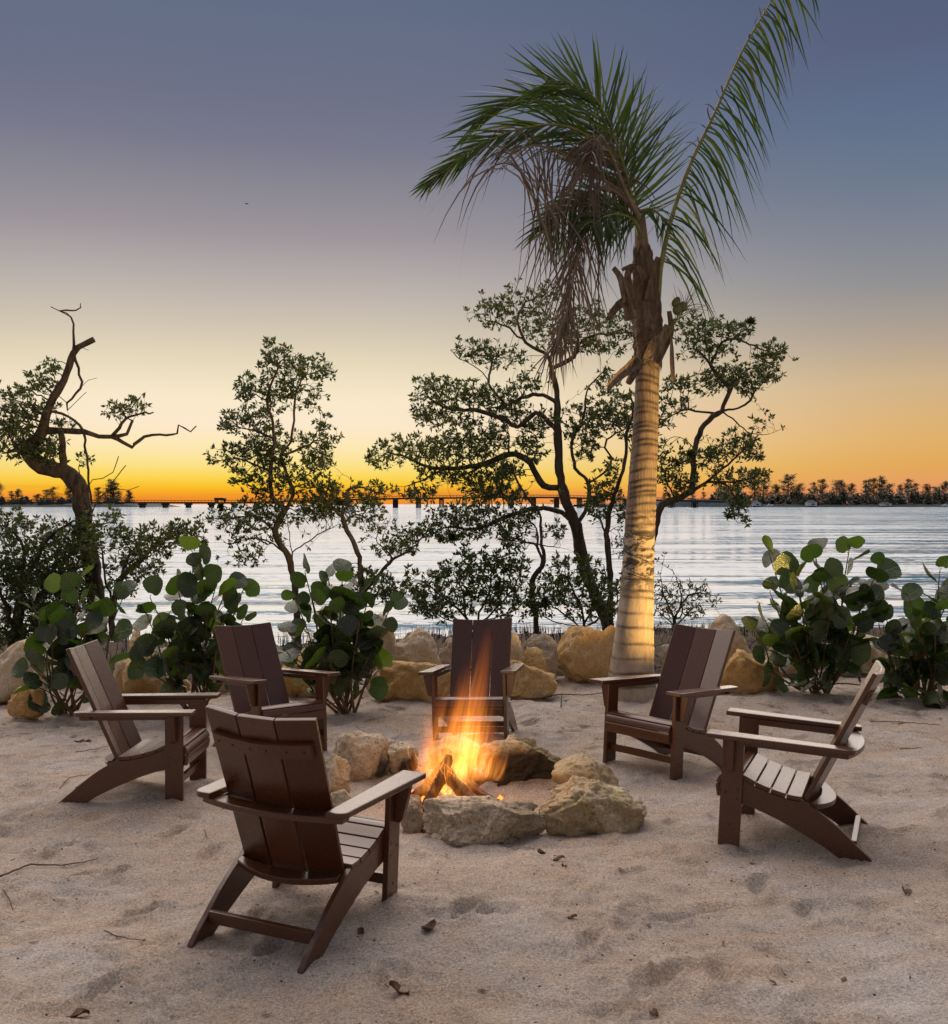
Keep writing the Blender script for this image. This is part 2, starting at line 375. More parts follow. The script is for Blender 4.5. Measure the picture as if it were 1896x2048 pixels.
def mat_flame():
    m = Mt('flame'); 
    tc = m.n('TexCoord'); sp = m.n('SeparateXYZ'); m.l(tc.outputs['Object'], sp.inputs[0]); oi = m.n('ObjectInfo')
    cb = m.n('CombineXYZ'); m.l(sp.outputs[0], cb.inputs[0]); m.l(sp.outputs[1], cb.inputs[1])
    r = m.n('VectorMath'); r.operation = 'LENGTH'; m.l(cb.outputs[0], r.inputs[0])
    z = sp.outputs[2]
    # object space: radius <= 1, height 0..1; the radius of the tongue narrows upward
    prof = m.ramp(z, [(0, (.30,) * 3), (.12, (.62,) * 3), (.3, (.70,) * 3), (.6, (.42,) * 3), (.85, (.20,) * 3), (1, (.06,) * 3)])
    off = m.n('VectorMath'); off.operation = 'SCALE'; off.inputs[0].default_value = (31, 17, 13); m.l(oi.outputs['Random'], off.inputs['Scale'])
    ad = m.n('VectorMath'); ad.operation = 'ADD'; m.l(m.coord('Object', (2.6, 2.6, .95)), ad.inputs[0]); m.l(off.outputs[0], ad.inputs[1])
    ad2 = m.n('VectorMath'); ad2.operation = 'ADD'; m.l(m.coord('Object', (8.5, 8.5, 1.9)), ad2.inputs[0]); m.l(off.outputs[0], ad2.inputs[1])
    n1 = m.noise(ad.outputs[0], 1, 3, .6, .7); n2 = m.noise(ad2.outputs[0], 1, 3, .6, 1.1)
    rr = m.math('DIVIDE', r.outputs['Value'], prof)
    rr = m.math('ADD', rr, m.mr(n1, .3, .7, -.75, .75))
    den = m.mr(rr, 1.05, .25); 
    st = m.mr(n2, .43, .60, .06, 1.0)
    den = m.math('MULTIPLY', m.math('MULTIPLY', den, den), st)
    den = m.math('MULTIPLY', den, m.ramp(z, [(0, (.25,) * 3), (.10, (1,) * 3), (.35, (.62,) * 3), (.7, (.22,) * 3), (1, (0,) * 3)]))
    col = m.ramp(m.math('MULTIPLY', den, m.mr(z, 0, .8, 1.1, .75)), [(0, (1, .20, .018)), (.3, (1, .30, .035)), (.7, (1, .42, .08)), (1, (1, .54, .17))])
    em = m.n('Emission'); m.l(col, em.inputs[0]); m.l(m.math('MULTIPLY', den, FLAME_K), em.inputs[1]); m.l(em.outputs[0], m.out.inputs['Volume']); return m.m
def mat_emit(name, c, k):
    m = Mt(name); e = m.n('Emission'); e.inputs[0].default_value = (*c, 1); e.inputs[1].default_value = k; m.l(e.outputs[0], m.out.inputs[0]); return m.m
FLAME_K = 7.6
def mat_log():
    m = Mt('burning_log'); v = m.coord('Object', (9, 9, 1.4)); a = m.noise(v, 3, 6, .7, .5); b = m.noise(m.coord('Object'), 9, 5, .7)
    tc = m.n('TexCoord'); sp = m.n('SeparateXYZ'); m.l(tc.outputs['Object'], sp.inputs[0])
    c = m.ramp(a, [(.3, (.055, .03, .02)), (.6, (.16, .085, .05)), (.8, (.24, .15, .10))])
    char = m.mr(m.math('ADD', sp.outputs[2], m.mr(b, .3, .7, -.14, .14)), .06, .20)
    c = m.mix(char, c, (.012, .010, .009))
    m.bsdf(c, .85, m.bump(a, .7, .02), .25); return m.m

M['sand'] = mat_sand(); M['chair'] = mat_chair(); M['screw'] = mat_plain('screw_head', (.018, .013, .011), .5)
M['ochre'] = mat_rock('ochre_limestone', (.42, .235, .065), (.58, .37, .155), (.68, .51, .29), None, (.17, .105, .05), .35)
M['tan'] = mat_rock('tan_limestone', (.44, .30, .16), (.60, .47, .31), (.70, .60, .46), None, (.20, .135, .08), .3)
M['grey'] = mat_rock('grey_limestone', (.24, .19, .13), (.48, .39, .28), (.64, .55, .43), (.30, .23, .10), (.09, .065, .04), .6)
M['mossy'] = mat_rock('yellowed_limestone', (.27, .195, .095), (.47, .365, .22), (.62, .51, .36), (.27, .22, .065), (.085, .06, .035), .6)
M['bark'] = mat_bark('mangrove_bark', (.035, .026, .02), (.105, .085, .065))
M['twig'] = mat_bark('twig_bark', (.085, .055, .036), (.23, .155, .105), 40, 1)
M['stem'] = mat_bark('sea_grape_stem', (.09, .055, .03), (.24, .16, .085), 40, .6)
M['leaf'] = mat_leaf('mangrove_leaf', [(.026, .040, .014), (.048, .070, .019), (.080, .105, .027), (.125, .145, .040)], .26)
M['pine'] = mat_leaf('pine_needles', [(.022, .028, .016), (.045, .05, .028)], .2)
M['frond'] = mat_leaf('palm_leaflet', [(.017, .034, .008), (.030, .056, .011), (.052, .085, .015), (.13, .12, .03)], .30, .38, (1.7, 1.8, .5))
M['deadfrond'] = mat_leaf('dry_palm_leaflet', [(.055, .036, .024), (.12, .085, .06), (.21, .165, .125)], .15, .7, (1.1, 1.0, .9))
M['rachis'] = mat_plain('palm_midrib', (.16, .17, .045), .45, .4, 12)
M['deadrachis'] = mat_plain('dry_palm_midrib', (.19, .135, .085), .7, .3, 14)
M['fibre'] = mat_bark('palm_fibre', (.055, .038, .026), (.19, .135, .09), 26, .12)
M['husk'] = mat_bark('palm_sheath', (.085, .06, .042), (.26, .20, .145), 30, .1)
M['palm'] = mat_palm_trunk(); M['seagrape'] = mat_seagrape(); M['water'] = mat_water()
M['concrete'] = mat_plain('bridge_concrete', (.055, .045, .045), .9, .2, .5)
M['shore'] = mat_plain('far_shore_ground', (.045, .05, .05), .9, .2, .05)
M['embank'] = mat_plain('embankment_stone', (.10, .125, .14), .9, .2, .2)
M['dark'] = mat_plain('dark_metal', (.02, .018, .016), .5, .4)
M['pale'] = mat_plain('pale_paint', (.55, .56, .58), .5, .4)
M['deadleaf'] = mat_plain('dead_leaf', (.11, .045, .02), .7, .3, 30)
M['coconut'] = mat_plain('young_coconut', (.10, .10, .03), .5, .4, 20)
M['log'] = mat_log(); M['flame'] = mat_flame(); M['wisp'] = mat_emit('flame_edge', (1, .34, .06), 1.3)
M['ember'] = mat_emit('glowing_ember', (1, .22, .03), 3.0); M['ash'] = mat_plain('ash', (.10, .09, .085), .95, .1, 25)

# ------------------------------------------------------------------ ground
CH = {  # chairs: x, y, heading, ground height, pitch, roll   (fitted to the photograph)
 'A': (-0.6176, 4.616, 0.3717, 0.0357, -0.0085, 0.0348), 'B': (-1.7737, 6.4755, 1.5655, -0.0246, 0.0081, -0.0179),
 'C': (-1.3239, 7.5608, 2.4021, -0.0406, 0.0725, -0.0216), 'D': (-0.0204, 7.8696, 3.3227, -0.0506, 0.0678, 0.0415),
 'E': (1.0861, 6.7976, 3.9601, 0.0254, 0.0606, -0.0068), 'F': (1.3853, 5.5232, 5.1089, 0.0527, 0.0492, 0.0047)}
def chair_matrix(k):
    x, y, th, dz, pt, ro = CH[k]
    return Matrix.Translation((x, y, dz)) @ Matrix.Rotation(-th, 4, 'Z') @ Matrix.Rotation(pt, 4, 'X') @ Matrix.Rotation(ro, 4, 'Y')
FEET = []
for k in CH:
    mx = chair_matrix(k)
    for p in ((.27, 0, 0), (-.27, 0, 0), (.245, -.63, 0), (-.245, -.63, 0)): FEET.append(mx @ Vector(p))
def plane_z(x, y): return .012 + .022 * np.clip(x, -3, 3) - .018 * (np.clip(y, 1, 10) - 6)
_FX = np.array([[f.x, f.y] for f in FEET]); _FR = np.array([f.z for f in FEET]) - plane_z(_FX[:, 0], _FX[:, 1])
_K = np.exp(-((_FX[:, None] - _FX[None]) ** 2).sum(-1) / (2 * .28 ** 2)) + np.eye(len(_FX)) * .05
_W = np.linalg.solve(_K, _FR + .012)
def base_z(x, y):
    x = np.asarray(x, float); y = np.asarray(y, float)
    z = plane_z(x, y)
    for (fx, fy), w in zip(_FX, _W): z = z + w * np.exp(-((x - fx) ** 2 + (y - fy) ** 2) / (2 * .28 ** 2))
    z = z - sstep(10.3, 14, y) * .36 - sstep(15, 24, y) * .42 - sstep(22, 60, y) * 2.0
    return z
def detail_z(x, y):
    P = np.stack([x, y, np.zeros_like(x)], -1)
    k = sstep(0, 3, y) * 1.0
    z = .022 * fbm(P * .9, 3, 2) + .010 * fbm(P * 3.1, 5, 3) + .0065 * fbm(P * 11, 8, 3) + .0028 * vnoise(P * 33, 9)
    rid = 1 - np.abs(fbm(P * np.array([2.2, 4.5, 1]), 21, 3)); z = z + .008 * (rid - .6)
    r2 = 1 - np.abs(fbm(P * np.array([6.5, 9, 1]), 41, 3)); z = z + .0075 * (r2 - .6) * (.4 + .6 * sstep(-.2, .4, vnoise(P * 1.3, 44)))
    rough = sstep(7.6, 9.5, y); z = z + rough * (.012 * fbm(P * 6, 31, 4))
    return z * k * 1.35
def gz(x, y):
    return float(base_z(x, y))
def groundY(py):
    Y = 6.0
    for _ in range(40): Y = F * (HC - gz(0, Y)) / (py - Y0)
    return Y
def build_ground():
    fx = np.arange(-4.4, 4.4001, .024); fy = np.arange(2.6, 12.4001, .024)
    def outer(a, n, g, s): return a + s * np.cumsum(.05 * g ** np.arange(n))
    xs = np.concatenate([outer(-4.4, 48, 1.14, -1)[::-1], fx, outer(4.4, 48, 1.14, 1)])
    ys = np.concatenate([outer(2.6, 46, 1.14, -1)[::-1], fy, outer(12.4, 40, 1.12, 1)])
    X, Y = np.meshgrid(xs, ys); Z = base_z(X, Y) + detail_z(X, Y)
    # footprints and scuffs
    r = np.random.default_rng(5)
    prints = []
    for i in range(230):
        x, y = r.uniform(-3.6, 3.6), r.uniform(2.7, 9.3)
        prints.append((x, y, r.uniform(0, 2 * PI), r.uniform(.10, .15), r.uniform(.04, .06), r.uniform(.011, .026)))
    for (px, py, an) in ((160, 1735, 1.1), (130, 1670, .9), (230, 1730, 1.2), (345, 1655, 1.3), (420, 1690, 1.4), (935, 1818, .9), (960, 1832, .6), (545, 1890, 1.0), (505, 1835, 1.2), (290, 1810, .8), (1520, 1780, 1.3), (1610, 1830, 1.4), (1440, 1955, 1.5), (1280, 1985, 1.4), (1180, 1890, 1.2), (1330, 1960, .9), (200, 1970, 1.2)):
        p = at(px, py, groundY(py)); prints.append((p.x, p.y, an, .12, .05, .030))
    for (x, y, a, l, w, d) in prints:
        if min((x - f.x) ** 2 + (y - f.y) ** 2 for f in FEET) < .02: continue
        i0, i1 = np.searchsorted(xs, [x - .4, x + .4]); j0, j1 = np.searchsorted(ys, [y - .4, y + .4])
        sx, sy = X[j0:j1, i0:i1] - x, Y[j0:j1, i0:i1] - y
        u = (sx * math.cos(a) + sy * math.sin(a)) / l; v = (-sx * math.sin(a) + sy * math.cos(a)) / w
        q = np.sqrt(u * u + v * v) + .18 * vnoise(np.stack([sx * 14 + x * 9, sy * 14, sx * 0], -1), 4)
        tread = .004 * np.sin(u * 22) * (q < .9)
        Z[j0:j1, i0:i1] += -d * (1 - sstep(.45, 1.05, q)) + d * .55 * np.exp(-((q - 1.2) / .2) ** 2) + tread
    # sand heaped at the chair feet, a dip inside the fire ring
    for f in FEET:
        Z += .018 * np.exp(-((X - f.x) ** 2 + (Y - f.y) ** 2) / (2 * .055 ** 2)) * (.6 + .4 * np.sin(X * 90) * np.sin(Y * 80))
    Z += -.05 * np.exp(-(((X + .05) / .5) ** 2 + ((Y - 6.05) / .5) ** 2) ** 2)
    # swept ripples in the right foreground
    Z += .005 * np.sin((X * .35 + Y) * 74 + 3 * vnoise(np.stack([X * 3, Y * 3, X * 0], -1), 77)) * sstep(.1, .5, vnoise(np.stack([X * 1.7, Y * 2.1, X * 0 + 3], -1), 78)) * sstep(5.5, 4.6, Y)
    ny, nx = X.shape; V = np.stack([X, Y, Z], -1).reshape(-1, 3)
    idx = np.arange(nx * ny).reshape(ny, nx)
    Fc = np.stack([idx[:-1, :-1], idx[:-1, 1:], idx[1:, 1:], idx[1:, :-1]], -1).reshape(-1, 4)
    me = bpy.data.meshes.new('sand'); me.vertices.add(len(V)); me.vertices.foreach_set('co', V.astype(np.float32).ravel())
    me.loops.add(Fc.size); me.loops.foreach_set('vertex_index', Fc.astype(np.int32).ravel())
    me.polygons.add(len(Fc)); me.polygons.foreach_set('loop_start', np.arange(0, Fc.size, 4, dtype=np.int32))
    me.polygons.foreach_set('use_smooth', np.ones(len(Fc), bool)); me.update(calc_edges=True); me.materials.append(M['sand'])
    o = link(bpy.data.objects.new('sand', me)); tag(o, 'pale trampled beach sand with footprints and shell chips', kind='structure')
build_ground()
WZ = -.60
def build_water():
    ys = np.concatenate([np.linspace(12, 60, 120), 60 * 1.09 ** np.arange(1, 66)]); ts = np.linspace(-1, 1, 61)
    V = []; 
    for y in ys:
        for t in ts: V.append((t * (30 + y * 1.6), y, WZ))
    n = len(ts); Fc = [(j * n + i, j * n + i + 1, (j + 1) * n + i + 1, (j + 1) * n + i) for j in range(len(ys) - 1) for i in range(n - 1)]
    V = np.array(V); P = V * np.array([.10, .42, 1.])
    V[:, 2] += .05 * fbm(P, 61, 2) * sstep(12, 20, V[:, 1]) * (1 - sstep(60, 120, V[:, 1]))
    o = mesh_np('water', V, Fc, M['water'], None, True); tag(o, 'wide calm bay with low silvery ripples', kind='structure')
build_water()

# ------------------------------------------------------------------ far shore, bridge, far trees
def build_far():
    YS = 900.0
    def strip(name, pts, depth, mat, label):
        # a low bank: shoreline polyline with heights, extruded backwards
        V = []; Fc = []
        for (px, h) in pts:
            x = (px - 948) / F * YS; V += [(x, YS, WZ - .5), (x, YS + 6, WZ + .4 + h * .5), (x, YS + 25, WZ + h), (x, YS + depth, WZ + h), (x, YS + depth + 5, WZ - .5)]
        for i in range(len(pts) - 1):
            for j in range(4): Fc.append((i * 5 + j, i * 5 + 5 + j, i * 5 + 6 + j, i * 5 + 1 + j))
        o = mesh_np(name, V, Fc, mat); tag(o, label, kind='structure')
    r = random.Random(3)
    strip('far_shore', [(px, 1.6 + r.uniform(0, 1.5) + (4.5 if 1240 < px < 1480 else 0) * (1 - abs(px - 1370) / 130 if abs(px - 1370) < 130 else 0)) for px in range(1180, 2500, 22)], 150, M['shore'], 'low dark far shore under the line of pines')
    strip('spit', [(-700, 2.8)] + [(px, 2.2 + r.uniform(0, 1.2)) for px in range(-600, 250, 24)] + [(268, 1.2), (284, .1)], 120, M['shore'], 'low dark spit of land left of the bridge')
    # wispy pines: four meshes shared by copies
    protos = []
    for q in range(5):
        rr = random.Random(40 + q); t = MB(); f = MB(); hgt = 1.0
        lean = rr.uniform(-.06, .10)
        top = [Vector((lean * z * z + .01 * math.sin(z * 9 + q), 0, z)) for z in (0, .2, .4, .6, .8, .97)]
        t.tube(top, [.018, .016, .013, .010, .006, .002], 5)
        for b in range(60):
            z = rr.uniform(.10, .97); p0 = Vector((lean * z * z, 0, z)); an = rr.uniform(0, 2 * PI)
            ln = (1.05 - .75 * z) * rr.uniform(.14, .36); d = Vector((math.cos(an), math.sin(an), rr.uniform(.2, .8)))
            p1 = p0 + d * ln; t.tube([p0, p0 + d * ln * .5 + Vector((0, 0, -.01)), p1], [.006, .004, .001], 3)
            for k in range(26):
                c = p0.lerp(p1, rr.uniform(.3, 1.15)) + Vector((rr.gauss(0, .032), rr.gauss(0, .032), rr.gauss(0, .026)))
                a = Vector((rr.gauss(0, 1), rr.gauss(0, 1), rr.gauss(0, 1))).normalized() * rr.uniform(.016, .040); b2 = a.orthogonal().normalized() * rr.uniform(.004, .010)
                f.add([c - a, c + b2, c + a + Vector((.01, 0, -.005)), c - b2], [(0, 1, 2, 3)], rr.random())
        protos.append((t, f))
    meshes = []
    for t, f in protos:
        a = t.build('trunk', M['bark'], None, True); b = f.build('crown', M['pine'], None)
        meshes.append((a.data, b.data)); bpy.data.objects.remove(a); bpy.data.objects.remove(b)
    def pine(px, h, Y, q, sx, label, group):
        e = empty('pine_tree', ((px - 948) / F * Y, Y, WZ + 1.2), label, 'tree', group); e.scale = (h * sx, h * sx, h); e.rotation_euler = (0, 0, r.uniform(0, 6.3))
        for nm, d in zip(('trunk', 'crown'), meshes[q]): link(bpy.data.objects.new(nm, d), e)
    Ht = {1410: 12, 1440: 19, 1462: 18, 1485: 21, 1505: 27, 1532: 23, 1560: 17, 1583: 26, 1605: 20, 1622: 22, 1648: 26, 1668: 24, 1690: 25, 1708: 19, 1728: 22, 1745: 23, 1762: 26, 1784: 21, 1800: 19, 1818: 22, 1836: 18, 1852: 20, 1868: 17, 1884: 21, 1902: 19, 1930: 20, 1960: 22}
    sb = MB()
    for i in range(104):
        px = (1420 + i * 8.5 if i < 70 else -40 + (i - 70) * 9) + r.uniform(-6, 6); h = r.uniform(5, 16) if i < 70 else r.uniform(2, 8); Yt = 912 + r.uniform(0, 25); x0 = (px - 948) / F * Yt; zb = WZ + 1.0
        sb.tube([(x0, Yt, zb), (x0 + r.uniform(-.6, .6), Yt, zb + h * .8)], [.28, .08], 4)
        for k in range(240):
            u = r.gauss(0, .50); v = min(1.05, abs(r.gauss(.42, .28))); c = Vector((x0 + u * h * .55 * (1.2 - v), Yt + r.gauss(0, 1.5), zb + v * h))
            a = Vector((r.gauss(0, 1), r.gauss(0, 1), r.gauss(0, 1))).normalized() * r.uniform(.7, 1.9); q = a.orthogonal().normalized() * r.uniform(.35, .95)
            sb.add([c - a, c + q, c + a, c - q], [(0, 1, 2, 3)], r.random())
    o = sb.build('shore_scrub', M['pine']); tag(o, 'low dark scrub filling the foot of the far tree lines at left and right', kind='stuff')
    ORD = 'first second third fourth fifth sixth seventh eighth ninth tenth eleventh twelfth thirteenth fourteenth fifteenth sixteenth seventeenth eighteenth nineteenth twentieth twenty-first twenty-second twenty-third twenty-fourth twenty-fifth twenty-sixth twenty-seventh'.split()
    for i, (px, h) in enumerate(Ht.items()):
        pine(px + r.uniform(-9, 9), h * r.uniform(.9, 1.12), 930 + r.uniform(0, 60), i % 5, r.uniform(1.0, 1.5), ('tall' if h > 23 else 'low' if h < 19 else 'middling') + ' wispy pine, ' + ORD[i] + ' from the left in the far right shore row', 'pines on the far right shore')
    for i, px in enumerate((1200, 1240, 1300, 1330, 1352, 1385)):
        pine(px, r.uniform(11, 16), 960 + r.uniform(0, 40), i % 5, 1.3, 'low far pine behind the mangroves near the palm, ' + ORD[i] + ' from the left', 'low pines behind the mangroves')
    for i, (px, h) in enumerate(((-20, 14), (4, 17), (22, 12), (36, 17), (70, 9), (92, 14), (112, 16), (134, 15), (150, 18), (178, 14), (196, 19), (214, 20), (228, 22), (243, 15), (256, 18), (262, 13))):
        pine(px + r.uniform(-7, 7), h * r.uniform(.7, 1.25), 925 + r.uniform(0, 40), (i * 2) % 5, r.uniform(1.0, 2.2), ('tall' if h > 17 else 'short' if h < 14 else 'middling') + ' thin dark tree, ' + ORD[i] + ' from the left on the left spit', 'trees on the left spit')
    # rounded dense shore thickets
    for (px, w, h, lab) in ((1662, 58, 11, 'dense rounded dark thicket on the far shore below the tall pines'), (1612, 40, 12, 'smaller dense thicket on the far shore beside the large one'), (1755, 40, 8, 'low thicket far right on the far shore'), (1460, 44, 13, 'thicket on the far shore at the end of the bridge embankment')):
        b = MB(); x0 = (px - 948) / F * 915; wm = w / F * 915
        for k in range(900):
            u = r.gauss(0, .34); z = abs(r.gauss(0, .42)); 
            if u * u * 2.2 + z * z > 1.05: continue
            c = Vector((u * wm, r.gauss(0, 2), z * h)); a = Vector((r.gauss(0, 1), r.gauss(0, 1), r.gauss(0, 1))).normalized() * r.uniform(.4, .9); s = a.orthogonal().normalized() * r.uniform(.2, .45)
            b.add([c - a, c + s, c + a, c - s], [(0, 1, 2, 3)], r.random())
        e = empty('thicket', (x0, 915, WZ + .8), lab, 'bush'); b.build('foliage', M['pine'], e)
        t = MB(); 
        for k in range(5): t.tube([(r.uniform(-.3, .3) * wm, 0, -.6), (r.uniform(-.4, .4) * wm, 0, h * .5)], [.3, .1], 4)
        t.build('stem', M['bark'], e)
    # bridge
    e = empty('road_bridge', (0, 0, 0), 'long low concrete road bridge crossing the bay to the left of the palm', 'bridge')
    YB = 700.0
    def bx(px): return (px - 948) / F * YB
    def dk(px): return HC - (float(np.interp(px, [-900, 0, 470, 650, 800, 1000, 1120, 1400, 1500], [1003, 1003.5, 1004, 999, 995.5, 993, 993.5, 1001, 1004])) - Y0) / F * YB
    pxs = list(range(-900, 1481, 20)); m = MB()
    for a, b in zip(pxs[:-1], pxs[1:]):
        za, zb = dk(a), dk(b); V = []
        for x, z in ((bx(a), za), (bx(b), zb)): V += [(x, YB - 5, z - 1.1), (x, YB + 5, z - 1.1), (x, YB + 5, z), (x, YB - 5, z)]
        m.add(V, [(0, 4, 5, 1), (1, 5, 6, 2), (2, 6, 7, 3), (3, 7, 4, 0)])
    m.build('deck', M['concrete'], e)
    rl = MB()
    for a, b in zip(pxs[:-1], pxs[1:]):
        pa, pb = Vector((bx(a), YB - 4.8, dk(a) + 1.15)), Vector((bx(b), YB - 4.8, dk(b) + 1.15)); rl.tube([pa, pb], .13, 4); d = Vector((0, 0, -.5)); rl.tube([pa + d, pb + d], .09, 4)
        for k in range(3):
            q = pa.lerp(pb, k / 3); rl.tube([q + Vector((0, 0, -1.2)), q], .12, 4)
    o = rl.build('railing', M['concrete'], e)
    for px in range(285, 1400, 46):
        p = MB(); z = dk(px) - 1.1; p.box((bx(px), YB, z - .5), (1.5, 4.6, .5))
        if px < 600: p.box((bx(px), YB, (z - 1 + WZ - 1) / 2), (.9, 4, (z - 1 - WZ + 1) / 2))
        else:
            for k in (-1.35, -.45, .45, 1.35):
                for yy in (-3, 3): p.tube([(bx(px) + k, YB + yy, WZ - 1), (bx(px) + k, YB + yy, z - .9)], .27, 6)
        p.build('pier', M['concrete'], e)
    for px in (809, 1010, 652):
        l = MB(); z = dk(px); l.tube([(bx(px), YB + 4, z), (bx(px), YB + 4, z + 5.6)], .12, 5); l.tube([(bx(px), YB + 4, z + 5.6), (bx(px) + 1.2, YB + 3, z + 5.8)], .09, 5); l.build('lamp_post', M['dark'], e)
    t = empty('lorry', (bx(441), YB - 2, dk(441)), 'small dark lorry driving on the bridge left of the second mangrove', 'lorry')
    b = MB(); b.box((-.5, 0, 1.9), (3.0, 1.2, .9)); b.build('cargo_body', M['dark'], t)
    b = MB(); b.box((3.5, 0, 1.5), (.9, 1.15, 1.0)); b.build('cab', M['dark'], t)
    for wx in (-2.6, -1.4, 3.3):
        b = MB(); b.tube([(wx, -1.15, .5), (wx, 1.15, .5)], .5, 10); b.build('wheel', M['dark'], t)
    # embankment and shoreline buildings
    V = []; xs = [(p - 948) / F * 880 for p in (1330, 1385, 1440, 1478, 1500)]; hh = [6.0, 6.4, 5.6, 2.5, .2]
    for x, h in zip(xs, hh): V += [(x, 880, WZ - .4), (x + 2, 886, WZ + h), (x + 2, 896, WZ + h), (x, 899, WZ - .4)]
    o = mesh_np('embankment', V, [(i * 4 + j, i * 4 + 4 + j, i * 4 + 5 + j, i * 4 + 1 + j) for i in range(4) for j in range(3)], M['embank']); tag(o, 'pale blue-grey stone embankment at the right end of the bridge', kind='structure')
    def house(px, w, h, lab, roofmat, Y=905):
        e = empty('beach_house', ((px - 948) / F * Y, Y, WZ + .9), lab, 'house'); b = MB(); b.box((0, 0, h * .3), (w / 2, 3, h * .3)); b.build('wall', M['pale'], e)
        b = MB(); V = [(-w * .56, -3.6, h * .6), (w * .56, -3.6, h * .6), (w * .56, 3.6, h * .6), (-w * .56, 3.6, h * .6), (-w * .2, 0, h), (w * .2, 0, h)]
        b.add(V, [(0, 1, 5, 4), (1, 2, 5), (2, 3, 4, 5), (3, 0, 4), (3, 2, 1, 0)]); b.build('roof', roofmat, e)
        b = MB(); b.box((w * .1, -3.02, h * .28), (w * .16, .03, h * .12)); b.build('window', M['dark'], e)
    house(1622, 8.5, 5.0, 'small gabled house on the far shore beside the dark thicket', M['embank'])
    house(1512, 7, 4.2, 'tall pale hut on the far shore left of the gabled house', M['embank'])
    house(1770, 9, 3.4, 'long low house at the far right of the far shore', M['shore'])
    for px, lab in ((1538, 'white boat pulled up on the far shore beside the pale hut'), (1890, 'pale boat on the far shore at the right edge')):
        e = empty('boat', ((px - 948) / F * 892, 892, WZ + .6), lab, 'boat'); b = MB()
        V = [(-3.4, 0, .9), (-2.6, -1, .9), (2.6, -1, 1.0), (4, 0, 1.3), (2.6, 1, 1.0), (-2.6, 1, .9), (-2.6, -.5, 0), (2.4, -.5, 0), (2.4, .5, 0), (-2.6, .5, 0)]
        b.add(V, [(0, 1, 2, 3, 4, 5), (6, 9, 8, 7), (1, 6, 7, 2), (5, 4, 8, 9), (0, 6, 1), (0, 5, 9), (0, 9, 6), (2, 7, 3), (3, 7, 8), (3, 8, 4)]); b.build('hull', M['pale'], e)
        b = MB(); b.box((.2, 0, 1.5), (1.0, .6, .55)); b.build('cabin', M['pale'], e)
    # a bird far up
    e = empty('bird', at(493, 408, 60), 'tiny dark bird gliding high over the bay', 'bird')
    b = MB(); b.tube([(-.10, 0, 0), (-.03, 0, .015), (.06, 0, .012), (.12, 0, 0)], [.008, .03, .028, .005], 6); b.build('body', M['dark'], e)
    for s in (-1, 1):
        b = MB(); b.add([(-.01, 0, .01), (.05, 0, .01), (.03, s * .14, .05), (-.02, s * .30, .02), (-.03, s * .14, .045)], [(0, 1, 2, 4), (4, 2, 3)]); w = b.build('wing', M['dark'], e)
    e.rotation_euler = (0.2, 0, .5)
build_far()

